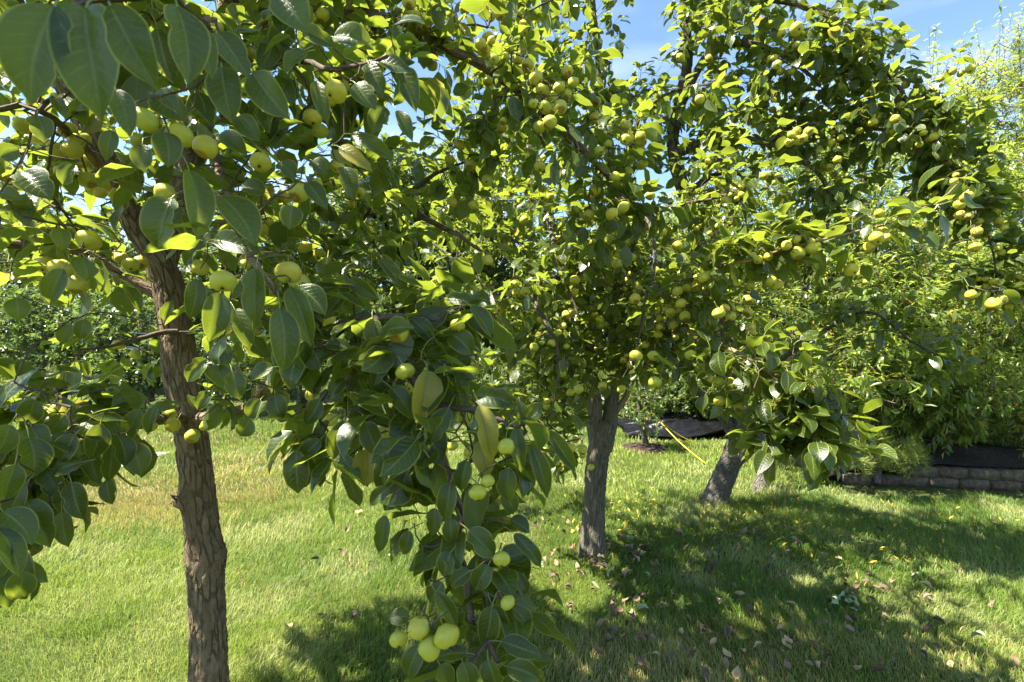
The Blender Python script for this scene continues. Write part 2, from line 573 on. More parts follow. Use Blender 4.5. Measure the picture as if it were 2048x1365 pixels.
def leaf_set(res, pside, width, pet, seed, n=12, droop=1.0, a=0.55, b=0.85):
    r = random.Random(seed)
    out = []
    for k in range(n):
        out.append(Leaf(res[0], res[1], pet * r.uniform(0.75, 1.25), r.uniform(0.1, 0.5), droop * r.uniform(0.2, 1.15), droop * r.uniform(0.1, 0.95),
                        width * r.uniform(0.88, 1.12), r.uniform(0.0, 0.75), r.uniform(0.0, 0.28), r.uniform(0, 6), pside, a, b, r.uniform(-0.06, 0.06)))
    return out


PEAR_HI = leaf_set((7, 2), 3, 0.60, 0.45, 5)
PEAR_LO = leaf_set((4, 1), 0, 0.60, 0.45, 5)
r_ = random.Random(9)
PEAR_HAND = [Leaf(12, 3, 0.35, 0.35, 0.25, r_.uniform(0.15, 1.0), 0.60, r_.uniform(0.25, 0.75), r_.uniform(0.05, 0.25), r_.uniform(0, 6), 4, sway=r_.uniform(-0.07, 0.07), bites=[(r_.uniform(.2, .85), r_.choice((-1, 1)), r_.uniform(.15, .45)) for _ in range(k % 3)]) for k in range(12)]
PEACH_HI = leaf_set((5, 1), 3, 0.25, 0.12, 6, droop=0.9, a=0.7, b=0.75)
PEACH_LO = leaf_set((2, 1), 0, 0.25, 0.0, 6, droop=0.9, a=0.7, b=0.75)
def far_leaf(k):
    r = random.Random(k)
    o = Leaf.__new__(Leaf)
    w, f, d = r.uniform(.26, .34), r.uniform(.03, .14), r.uniform(.1, .45)
    o.V = np.array([(0, .25, 0), (w, .7, f - d * .3), (0, 1.25, -d), (-w, .7, f - d * .3), (0, .72, -d * .25)])
    o.uv = np.array([(.5, .02), (1, .45), (.5, .98), (0, .45), (.5, .5)])
    o.Q = np.array([(0, 1, 2, 4), (0, 4, 2, 3)])
    return o


FAR_LO = [far_leaf(k) for k in range(8)]
BUSH_LO = leaf_set((2, 1), 0, 0.5, 0.0, 7, droop=0.6)


def fill_leaves(sp, ax, L, n, size, rs, tilt=(0.6, 1.2), up=0.15, sjit=0.25):
    """n leaves on every shoot: shoots start at sp (N,3), run L (N) along ax. Returns position, frame (M,3,3: columns X,Y,Z), scale."""
    N = len(sp)
    n = np.broadcast_to(n, (N,)).astype(int)
    idx = np.repeat(np.arange(N), n)
    M = len(idx)
    k = np.arange(M) - np.repeat(np.cumsum(n) - n, n)
    t = (k + rs.uniform(0.2, 1.0, M)) / np.maximum(n[idx], 1)
    a = ax[idx]
    pos = sp[idx] + a * (np.broadcast_to(L, (N,))[idx] * t)[:, None]
    ph = k * 2.4 + rs.uniform(-0.6, 0.6, M) + rs.uniform(0, 6.28, N)[idx]
    ref = unit(rs.normal(size=(N, 3)))[idx]
    e1 = unit(np.cross(a, ref))
    e2 = np.cross(a, e1)
    rad = e1 * np.cos(ph)[:, None] + e2 * np.sin(ph)[:, None]
    tl = rs.uniform(tilt[0], tilt[1], M)[:, None]
    q = unit(a * np.cos(tl) + rad * np.sin(tl) + np.array([0, 0, up]) + rs.normal(size=(M, 3)) * 0.15)
    return pos, leaf_frame(q, rs), size * rs.uniform(1 - sjit, 1 + sjit, M)


def leaf_frame(q, rs, jit=0.35):
    z = np.array([0, 0, 1.0]) + rs.normal(size=q.shape) * jit
    z = unit(z - q * np.sum(z * q, 1, keepdims=True))
    x = np.cross(q, z)
    return np.stack([x, q, z], -1)


def leaf_mass(kinds, pos, R, sc, rs):
    """Vertices of all leaves joined, with a random number per leaf."""
    pick = rs.integers(0, len(kinds), len(pos))
    V, Q, UV, RN, off = [], [], [], [], 0
    for k, lf in enumerate(kinds):
        w = np.where(pick == k)[0]
        if not len(w):
            continue
        v = np.einsum('nij,vj->nvi', R[w] * sc[w][:, None, None], lf.V) + pos[w][:, None]
        nv = len(lf.V)
        V.append(v.reshape(-1, 3))
        Q.append((lf.Q[None] + (off + np.arange(len(w)) * nv)[:, None, None]).reshape(-1, 4))
        UV.append(np.tile(lf.uv, (len(w), 1)))
        RN.append(np.repeat(rs.random(len(w)), nv))
        off += nv * len(w)
    return np.vstack(V), [np.vstack(Q)], np.vstack(UV), np.concatenate(RN)


def project(p):
    d = np.maximum(p[:, 1], 1e-3)
    return CX + p[:, 0] / d * F, CY - (p[:, 2] - H) / d * F, p[:, 1]


# ------------------------------------------------------------------ fruit
def pear_shape():
    n, m = 18, 20
    prof = []
    for i in range(n + 1):
        t = math.pi * i / n
        r = math.sin(t) * (1.0 - 0.04 * math.cos(t))
        z = 0.93 * math.cos(t)
        z -= 0.16 * math.exp(-(r / 0.22) ** 2) * (1 if z > 0 else -0.85)
        prof.append((max(r, 0.012), z))
    V = [(r * math.cos(2 * math.pi * k / m), r * math.sin(2 * math.pi * k / m), z) for r, z in prof for k in range(m)]
    Q = [(i * m + (k + 1) % m, i * m + k, (i + 1) * m + k, (i + 1) * m + (k + 1) % m) for i in range(n) for k in range(m)]
    return np.array(V), np.array(Q)


pv, pq = pear_shape()
PEARS = []
for k in range(5):
    q = fbm(pv * 1.4 + 9 * k, 2)[:, None]
    PEARS.append(mesh_data('pear', pv * (1 + 0.30 * (q - 0.5)) * np.array([1, 1, [0.95, 1.0, 1.06, 0.92, 1.02][k]]), [pq], M_pear))


def calyx_data():
    V, T = [(0, 0, -0.79)], []
    for k in range(10):
        a = 2 * math.pi * k / 10
        r, z = (0.23, -0.93) if k % 2 == 0 else (0.11, -0.86)
        V.append((r * math.cos(a), r * math.sin(a), z))
    for k in range(10):
        T.append((0, 1 + (k + 1) % 10, 1 + k))
    return mesh_data('calyx', np.array(V), [np.array(T)], M_calyx, smooth=False)


CALYX = calyx_data()
sv, sf, sb = tube(np.array([(0, 0, 0.72), (0.02, 0, 1.1), (0.10, 0.02, 1.5), (0.22, 0.03, 1.95)]), np.array([0.055, 0.045, 0.045, 0.06]), 5)
STALK = mesh_data('stalk', sv, sf, M_stalk)


# ------------------------------------------------------------------ trees
def connect(nodes, spurs):
    """Join every spur to its nearest node of the growing skeleton. Returns the parent index of each spur (into nodes + spurs order)."""
    d0 = np.full(len(spurs), 1e9)
    p0 = np.zeros(len(spurs), int)
    for k in range(0, len(spurs), 400):
        dd = np.linalg.norm(spurs[k:k + 400, None] - nodes[None], axis=2)
        p0[k:k + 400] = dd.argmin(1)
        d0[k:k + 400] = dd.min(1)
    order, parent = np.argsort(d0), np.zeros(len(spurs), int)
    done = []
    best, bp = d0.copy(), p0.copy()
    for i in order:
        parent[i] = bp[i]
        dd = np.linalg.norm(spurs - spurs[i], axis=1) * 1.12
        w = dd < best
        best[w], bp[w] = dd[w], len(nodes) + i
    # the parent of a spur may only be one that was joined before it
    rank = np.empty(len(spurs), int)
    rank[order] = np.arange(len(spurs))
    return parent, order


class Tree:
    def __init__(s, name, label, cat, base, seed, group=None):
        s.rs = np.random.default_rng(seed)
        s.base = np.array(base, float)
        s.root = thing(name, label, cat, base, group)
        s.nodes = []
        s.clear, s.clump, s.more_pears, s.dmin = [], 0.0, 0, 0.0
        s.spurs, s.ax, s.L, s.n, s.hold = [], [], [], [], []
        s.extra_pos, s.extra_R, s.extra_s, s.extra_k = [], [], [], []

    def limb(s, ctrl, mat, name='branch', sides=12, rough=0.18, px=True, ridge=0.0, step=0.035, bump=None, flare=0.0):
        """A limb from control points (x, y, depth, radius) in the photograph, or world points when px is False."""
        c = np.array(ctrl, float)
        pts = np.array([P(*q[:3]) for q in c]) if px else c[:, :3]
        p, r = smooth_path(pts, c[:, 3], step)
        if name == 'branch':
            j = s.rs.normal(size=p.shape) * 0.0
            q = np.cumsum(s.rs.normal(size=p.shape), 0)
            q -= np.linspace(0, 1, len(p))[:, None] * q[-1]
            p = p + q * 0.0022
        if flare:
            h = p[:, 2]
            r = r * (1 + flare * np.exp(-h / 0.07))
        V, f, b = tube(p, r, sides, rough, seed=s.rs.uniform(0, 20), ridge=ridge)
        if bump is not None:
            for (bx, amp, sig) in bump:
                dv = V - bx
                g = np.exp(-(dv[:, 0] ** 2 + dv[:, 1] ** 2 + (dv[:, 2] * 0.75) ** 2) / sig ** 2)
                V = V + unit(bx - np.array([p[np.argmin(np.abs(p[:, 2] - bx[2]))]]))* (g * amp)[:, None] * (0.7 + 0.6 * fbm(V * 60, 2))[:, None]
        obj(name, mesh_data(name, V - s.base, f, mat, attrs={'bark': ('FLOAT_VECTOR', b)}), s.root)
        s.nodes.append(p)
        return p

    def blob(s, x, y, d, rx, ry, rd, n, L=(0.02, 0.05), nl=(4, 8), up=0.35, out=0.8):
        """n leafy spurs spread through a round clump of the crown."""
        u = unit(s.rs.normal(size=(n, 3))) * (s.rs.random((n, 1)) ** 0.45)
        pt = np.array([P(x + a * rx, y + b * ry, d) + np.array([0, c * rd, 0]) for a, b, c in u])
        o = unit(np.stack([u[:, 0], u[:, 2], -u[:, 1]], -1) * out + np.array([0, 0, up]) + s.rs.normal(size=(n, 3)) * 0.55)
        s.spurs.append(pt)
        s.ax.append(o)
        s.L.append(s.rs.uniform(*L, n))
        s.n.append(s.rs.integers(nl[0], nl[1] + 1, n))
        s.hold.append(np.zeros(n, bool))

    def shoots(s, x, y, d, rx, ry, rd, n, L=(0.25, 0.6), nl=(9, 16), up=1.6):
        """Long leafy shoots that rise out of the crown."""
        s.blob(x, y, d, rx, ry, rd, n, L, nl, up, 0.5)

    def along(s, ctrl, n, spread=0.05, nl=(3, 6), L=(0.02, 0.05), up=0.2):
        """Spurs along a photographed line of (x, y, depth)."""
        c = np.array([P(*q[:3]) for q in ctrl])
        seg = s.rs.integers(0, len(c) - 1, n)
        t = s.rs.random((n, 1))
        s.spurs.append(c[seg] * (1 - t) + c[seg + 1] * t + s.rs.normal(size=(n, 3)) * spread)
        s.ax.append(unit(s.rs.normal(size=(n, 3)) + np.array([0, 0, up])))
        s.L.append(s.rs.uniform(*L, n))
        s.n.append(s.rs.integers(nl[0], nl[1] + 1, n))
        s.hold.append(np.ones(n, bool))

    def hand_leaf(s, bx, by, tx, ty, w, d, up=0.5, dd=0.0):
        """One leaf laid out from its base to its tip in the photograph, d metres away and w pixels wide."""
        k = int(s.rs.integers(0, len(PEAR_HAND)))
        lf = PEAR_HAND[k]
        b, t = P(bx, by, d), P(tx, ty, d + dd)
        tv = t - b
        ln = np.linalg.norm(tv)
        loc = lf.tip - lf.base
        sc = ln / np.linalg.norm(loc)
        Y = tv / ln
        cam_v = unit(-(b + t) / 2 + np.array([0, 0, H]))
        Z = cam_v + np.array([0, 0, up]) + s.rs.normal(size=3) * 0.22
        Z = unit(Z - Y * (Z @ Y))
        X = np.cross(Y, Z)
        W = np.stack([X, Y, Z], -1)
        ly = unit(loc)
        lz = lf.mid_n - ly * (lf.mid_n @ ly)
        lz = unit(lz)
        Lc = np.stack([np.cross(ly, lz), ly, lz], -1)
        wid = min(max((w / F * d) / (0.60 * sc), 0.55), 1.6)
        R = W @ np.diag([wid, 1, 1]) @ Lc.T
        s.extra_pos.append(b - R @ lf.base * sc)
        s.extra_R.append(R)
        s.extra_s.append(sc)
        s.extra_k.append(k)

    def pears(s, lst, real=0.047):
        """Fruit at photographed places (x, y, diameter in pixels)."""
        s.pear_list = []
        for (x, y, dm, *own) in lst:
            d = own[0] if own else min(max(real * F / dm, s.dmin), s.dmax) * s.rs.uniform(0.97, 1.03)
            s.pear_list.append((P(x, y, d), dm / F * d / 2))
        stalk = [c + np.array([0, 0.004, r * 1.75]) for c, r in s.pear_list]
        m = len(stalk)
        s.spurs.append(np.array(stalk))
        s.ax.append(unit(s.rs.normal(size=(m, 3)) * 0.5 + np.array([0, 0.7, 0.7])))
        s.L.append(np.full(m, 0.03))
        s.n.append(s.rs.integers(1, 4, m))
        s.hold.append(np.ones(m, bool))

    def finish(s, size, hi, lo, m_obj, m_mass, m_twig, n_obj=300, twig_r=0.0013, tilt=(0.5, 1.3), up=0.1, twig_sides=4, near_cut=0.0):
        rs = s.rs
        sp, ax = np.vstack(s.spurs), np.vstack(s.ax)
        L, n = np.concatenate(s.L), np.concatenate(s.n)
        if s.clump:                                         # leave gaps between the leafy clumps
            w = fbm(sp * 2.4 + 3.1, 3) > s.clump
            w |= np.concatenate(s.hold)
            sp, ax, L, n = sp[w], ax[w], L[w], n[w]
        px, py, pd = project(sp)
        pool = np.where((pd > s.dmin + 0.75 * (s.dmin < 1)) & (px > 0) & (px < 2048) & (py > 0) & (py < 1000) & ~((px > 1450) & (py > 640)))[0]
        made, got = [], 0
        while s.more_pears and got < s.more_pears and len(made) < 4000:
            c = rs.choice(pool, 4)
            i = c[np.argmin(pd[c])]
            for k in range(int(rs.integers(1, 4))):
                r = 0.0205 * rs.uniform(0.75, 1.15)
                p = sp[i] + rs.normal(size=3) * np.array([.028, .02, .022]) + np.array([0, -.015, -.045])
                made.append(p)
                if all(np.linalg.norm(p - q) > (r + q_r) * 0.96 for q, q_r in s.pear_list):
                    s.pear_list.append((p, r))
                    got += 1
        nodes = np.vstack(s.nodes)
        hand = np.array(s.extra_pos).reshape(-1, 3)
        allsp = np.vstack([sp, hand]) if len(hand) else sp
        parent, order = connect(nodes, allsp)
        cnt = np.ones(len(allsp))
        for i in order[::-1]:
            if parent[i] >= len(nodes):
                cnt[parent[i] - len(nodes)] += cnt[i]
        parts = []
        full = np.vstack([nodes, allsp])
        for i in range(len(allsp)):
            a, b = full[parent[i]], allsp[i]
            ln = np.linalg.norm(b - a)
            if ln < 0.004:
                continue
            r1 = min(twig_r * cnt[i] ** 0.42, 0.012)
            mid = (a + b) / 2 + rs.normal(size=3) * ln * 0.07 + np.array([0, 0, -0.05 * ln])
            pts = np.array([a, (a + mid) / 2 + rs.normal(size=3) * ln * 0.03, mid, (b + mid) / 2 + rs.normal(size=3) * ln * 0.03, b]) if ln > 0.12 and b[1] < 9.0 else np.array([a, mid, b])
            parts.append(tube(pts, np.linspace(r1 * 1.15, max(r1 * 0.9, twig_r * 0.8), len(pts)), twig_sides, close=False, seed=rs.uniform(0, 9)))
        lng = np.where((L > 0.12) & (sp[:, 1] < 9.0))[0]
        for i in lng:                                       # the wood of long shoots
            pts = sp[i] + ax[i] * (np.linspace(0, 1, 3) * L[i])[:, None]
            parts.append(tube(pts, np.array([twig_r * 1.2, twig_r, twig_r * 0.6]), twig_sides, close=False, seed=rs.uniform(0, 9)))
        if parts:
            V, f, b = join(parts)
            obj('twigs', mesh_data('twigs', V - s.base, f, m_twig, attrs={'bark': ('FLOAT_VECTOR', b)}), s.root, kind='stuff')
        pos, R, sc = fill_leaves(sp, ax, L, n, size, rs, tilt, up)
        # no leaf grows through a fruit, and none hangs straight before it
        if getattr(s, 'pear_list', None):
            cen = pos + R[:, :, 1] * (sc * 0.8)[:, None] - np.array([0, 0, 0.25]) * sc[:, None]
            px, py, pd = project(cen)
            ok = np.ones(len(pos), bool)
            for c, r in s.pear_list:
                qx, qy, qd = project(c[None])
                rr = (r + sc * 0.22) / np.maximum(pd, 0.2) * F
                ok &= ~((np.hypot(px - qx, py - qy) < rr) & (pd < qd + r))
                ok &= np.linalg.norm(cen - c, axis=1) > r * 1.2
            pos, R, sc = pos[ok], R[ok], sc[ok]
        px, py, pd = project(pos + R[:, :, 1] * (sc * 0.8)[:, None])
        ok = np.ones(len(pos), bool)
        for (x0, y0, x1, y1, hw, dd) in s.clear:
            t = np.clip(((px - x0) * (x1 - x0) + (py - y0) * (y1 - y0)) / ((x1 - x0) ** 2 + (y1 - y0) ** 2), 0, 1)
            ok &= ~((np.hypot(px - x0 - t * (x1 - x0), py - y0 - t * (y1 - y0)) < hw) & (pd < dd))
        pos, R, sc = pos[ok], R[ok], sc[ok]
        px, py, pd = project(pos)
        ok = (pd > near_cut) | (np.abs(px - CX) > CX + 500) | (pd < 0) | (py < -400)
        ok &= np.linalg.norm(pos - np.array([0, 0, H]), axis=1) > max(near_cut, 0.3)
        pos, R, sc, px, py, pd = pos[ok], R[ok], sc[ok], px[ok], py[ok], pd[ok]
        ppx = sc / np.maximum(pd, 0.05) * F
        ppx[(px < -30) | (px > 2078) | (py < -30) | (py > 1395) | (pd < 0.1)] = 0
        n_hand = len(s.extra_pos)
        take = np.argsort(-ppx)[:max(0, n_obj - n_hand)]
        take = take[ppx[take] > 9]
        for i in range(n_hand):
            o = obj('leaf', PEAR_HAND[s.extra_k[i]].data(m_obj), s.root)
            o.matrix_local = mat4(s.extra_pos[i] - s.base, s.extra_R[i], s.extra_s[i])
        for i in take:
            o = obj('leaf', hi[int(rs.integers(0, len(hi)))].data(m_obj), s.root)
            o.matrix_local = mat4(pos[i] - s.base, R[i], sc[i])
        rest = np.ones(len(pos), bool)
        rest[take] = False
        if rest.any():
            V, f, uv, rn = leaf_mass(lo, pos[rest], R[rest], sc[rest], rs)
            obj('foliage', mesh_data('foliage', V - s.base, f, m_mass, uv, {'rnd': ('FLOAT', rn)}), s.root, kind='stuff')
        for c, r in getattr(s, 'pear_list', None) or []:
            k = int(rs.integers(0, len(PEARS)))
            o = obj('pear', PEARS[k], s.root)
            tl = unit(np.array([rs.normal() * 0.45, 0.45 + rs.normal() * 0.5, 1.0]))
            e1 = unit(np.cross(tl, rs.normal(size=3)))
            o.matrix_local = mat4(c - s.base, np.stack([e1, np.cross(tl, e1), tl], -1), r)
            obj('calyx', CALYX, o)
            obj('stalk', STALK, o)
        print(s.root.name, 'spurs', len(sp), 'leaves', len(pos))
        return s.root


def mat4(loc, R, sc):
    m = Matrix.Identity(4)
    A = np.asarray(R) * sc
    for i in range(3):
        for j in range(3):
            m[i][j] = A[i, j]
        m[i][3] = loc[i]
    return m


# ================================================================== THE SETTING
def grid(name, x0, x1, y0, y1, nx, ny, zf, mat, kind='structure'):
    X, Y = np.meshgrid(np.linspace(x0, x1, nx + 1), np.linspace(y0, y1, ny + 1))
    V = np.stack([X.ravel(), Y.ravel(), zf(X.ravel(), Y.ravel())], -1)
    i, j = np.meshgrid(np.arange(ny), np.arange(nx), indexing='ij')
    p = i * (nx + 1) + j
    Q = np.stack([p, p + 1, p + nx + 2, p + nx + 1], -1).reshape(-1, 4)
    o = obj(name, mesh_data(name, V, [Q], mat))
    if kind:
        o['kind'] = kind
    return o


grid('lawn', -300, 300, -60, 500, 2, 2, lambda x, y: 0 * x, M_ground)
pth = grid('path', -12, -4.6, 6.1, 6.9, 14, 2, lambda x, y: 0.004 + 0 * x, M_path)


# -- the planting bed behind the block wall
def wall_y(x):
    return 5.35 - 0.10 * (x - 3.6) + 0.05 * np.sin(x * 2.0)


def bed_z(x, y):
    t = np.clip((y - wall_y(x)) / 1.4, 0, 1)
    e = np.clip((x - 3.1 - 0.55 * np.clip(y - 5.4, 0, 9)) / 0.9, 0, 1)
    return (0.14 + 0.36 * t) * e * (np.clip((y - wall_y(x)) / 0.05, 0, 1)) + np.where(e > 0, 0.0, -0.08) + 0.05 * (fbm(np.stack([x * 5, y * 5, 0 * x], -1), 3) - 0.5) - 0.012


bed = grid('mulch_bed', 2.7, 14, 5.45, 11, 70, 40, bed_z, M_mulch)

tree_wall = thing('retaining_wall', 'low two course retaining wall of tan concrete blocks edging the shaded mulch bed', 'wall', (3.7, 5.3, 0))
r_ = random.Random(4)


def block_data(k):
    r = random.Random(k)
    nx, nz = 5, 2
    V, Q = [], []
    pts = {}

    def vid(p):
        key = tuple(round(c, 4) for c in p)
        if key not in pts:
            pts[key] = len(V)
            V.append(key)
        return pts[key]

    for fx in range(nx):
        for fz in range(nz):
            xs = [-0.5 + fx / nx, -0.5 + (fx + 1) / nx]
            zs = [fz / nz, (fz + 1) / nz]
            for yy, flip in ((-0.5, False), (0.5, True)):
                q = [vid((xs[0], yy, zs[0])), vid((xs[1], yy, zs[0])), vid((xs[1], yy, zs[1])), vid((xs[0], yy, zs[1]))]
                Q.append(q[::-1] if flip else q)
        for zz, flip in ((0, True), (1, False)):
            xs = [-0.5 + fx / nx, -0.5 + (fx + 1) / nx]
            q = [vid((xs[0], -0.5, zz)), vid((xs[1], -0.5, zz)), vid((xs[1], 0.5, zz)), vid((xs[0], 0.5, zz))]
            Q.append(q[::-1] if flip else q)
    for fz in range(nz):
        zs = [fz / nz, (fz + 1) / nz]
        for xx, flip in ((-0.5, True), (0.5, False)):
            q = [vid((xx, -0.5, zs[0])), vid((xx, 0.5, zs[0])), vid((xx, 0.5, zs[1])), vid((xx, -0.5, zs[1]))]
            Q.append(q[::-1] if flip else q)
    V = np.array(V) * np.array([0.262, 0.14, 0.098])
    V = V + np.array([[r.uniform(-0.006, 0.006) for _ in range(3)] for _ in V]) + np.array([0, -0.012, 0]) * (np.abs(V[:, :1]) < 0.08) * (V[:, 1:2] < 0)
    return mesh_data('block', V, [np.array(Q)], M_block, smooth=False)


BLOCKS = [block_data(k) for k in range(5)]
for course in range(2):
    x = 3.62 + 0.13 * course + (0.5 if course else 0)
    while x < 9.5:
        o = obj('block', BLOCKS[r_.randrange(5)], tree_wall)
        y = float(wall_y(x)) + course * 0.02 + r_.uniform(-0.008, 0.008)
        o.location = (x - 3.7, y - 5.3, 0.101 * course - 0.004)
        o.rotation_euler = (r_.uniform(-0.02, 0.02), r_.uniform(-0.015, 0.015), math.atan2(float(wall_y(x + .1) - wall_y(x - .1)), .2) + r_.uniform(-0.03, 0.03))
        x += 0.268

# black fabric along the top of the wall
xs = np.linspace(3.35, 9.6, 90)
V, Q = [], []
for i, x in enumerate(xs):
    y0 = float(wall_y(x)) + 0.09
    zt = 0.20 * min(1, (x - 3.2) / 0.7)
    for j in range(9):
        t = j / 8
        V.append((x, y0 + t * 0.42 + 0.03 * math.sin(x * 5 + j), zt + min(1, (x - 3.2) / 0.7) * 0.16 * math.sin(min(t * 1.4, 1) * math.pi * 0.5) + 0.035 * (fbm(np.array([[x * 4, t * 5, 2.0]]), 3)[0] - 0.5) * 2))
for i in range(len(xs) - 1):
    for j in range(8):
        Q.append((i * 9 + j, (i + 1) * 9 + j, (i + 1) * 9 + j + 1, i * 9 + j + 1))
tag(obj('landscape_fabric', mesh_data('landscape_fabric', np.array(V), [np.array(Q)], M_fabric)), 'rolled dark weed fabric lying along the top of the block wall', 'fabric')

# crumpled black plastic sheet
n = 46
U, W = np.meshgrid(np.linspace(0, 1, n), np.linspace(0, 1, n))
q = np.stack([U.ravel() * 2.2, W.ravel() * 3.0, 0 * U.ravel()], -1)
fold = np.abs(fbm(q * np.array([1.2, 2.4, 1]), 3) - 0.5) * 2 + 0.5 * np.abs(fbm(q * 4 + 5, 3) - 0.5)
xx = 1.75 + U.ravel() * 2.2 + 0.12 * (fbm(q * 2 + 3, 2) - 0.5)
yy = 7.75 + W.ravel() * 1.1 + 0.25 * (fbm(q * 1.5 + 8, 2) - 0.5)
fold = fold + 0.5 * np.abs(fbm(q * np.array([3.5, 6.0, 1]) + 11, 3) - 0.5)
zz = 0.015 + 0.17 * W.ravel() ** 0.8 * (1 - 0.35 * U.ravel()) + 0.26 * fold * np.sin(np.pi * np.clip(U.ravel(), 0.02, 0.98)) ** 0.5
i, j = np.meshgrid(np.arange(n - 1), np.arange(n - 1), indexing='ij')
p = i * n + j
Q = np.stack([p, p + 1, p + n + 1, p + n], -1).reshape(-1, 4)
tag(obj('plastic_sheet', mesh_data('plastic_sheet', np.stack([xx, yy, zz], -1), [Q], M_tarp)), 'crumpled black plastic sheet heaped under the shrubs beyond the lawn', 'tarp')

# iron fence far behind the bushes
fence = thing('iron_fence', 'thin black iron picket fence behind the lime green shrub', 'fence', (-13.6, 12.6, 0))


def bar(name, a, b, r, mat, parent, base):
    V, f, bk = tube(np.array([a, (np.array(a) + np.array(b)) / 2, b], float), np.full(3, r), 4)
    return obj(name, mesh_data(name, V - np.array(base), f, mat, smooth=False), parent)


for z in (0.25, 0.62, 1.0):
    bar('rail', (-13.6, 12.6, z), (-9.2, 12.6, z), 0.016, M_iron, fence, (-13.6, 12.6, 0))
pick = None
for k in range(37):
    x = -13.6 + 0.12 * k
    if pick is None:
        pick = bar('picket', (-13.6, 12.6, 0), (-13.6, 12.6, 1.08), 0.009, M_iron, fence, (-13.6, 12.6, 0))
    else:
        o = pick.copy()
        C.objects.link(o)
        o.parent = fence
        o.location = (0.12 * k, 0, 0)

# ================================================================== THE PEAR TREES
# -- nearest tree: stout brown trunk at the photographer's side
T1 = Tree('pear_tree', 'nearest pear tree with stout brown fissured trunk, its hanging boughs full of pears', 'tree', P(418, 1432, 2.05) * np.array([1, 1, 0]), 21, 'pear trees on the lawn')
T1.dmin, T1.dmax = 0.62, 2.15
trunk1 = [(418, 1436, 2.05, .0740), (417, 1350, 2.05, .0705), (414, 1200, 2.05, .0679), (405, 1080, 2.05, .0662), (396, 980, 2.05, .0636), (381, 860, 2.05, .0619), (362, 760, 2.05, .0611), (351, 650, 2.05, .0619), (335, 570, 2.04, .0585), (312, 515, 2.02, .0516), (268, 440, 1.98, .0475), (225, 350, 1.92, .0446), (190, 285, 1.86, .0408), (140, 190, 1.8, .0342), (60, 60, 1.75, .0285), (0, -60, 1.7, .0228), (-60, -200, 1.7, .0114)]
T1.limb(trunk1, M_bark1, 'trunk', sides=56, rough=0.07, ridge=0.0065, step=0.010, flare=0.25,
        bump=[(P(452, 1108, 2.05), 0.040, 0.05), (P(368, 1000, 2.0), 0.020, 0.035), (P(395, 830, 2.0), 0.010, 0.05)])
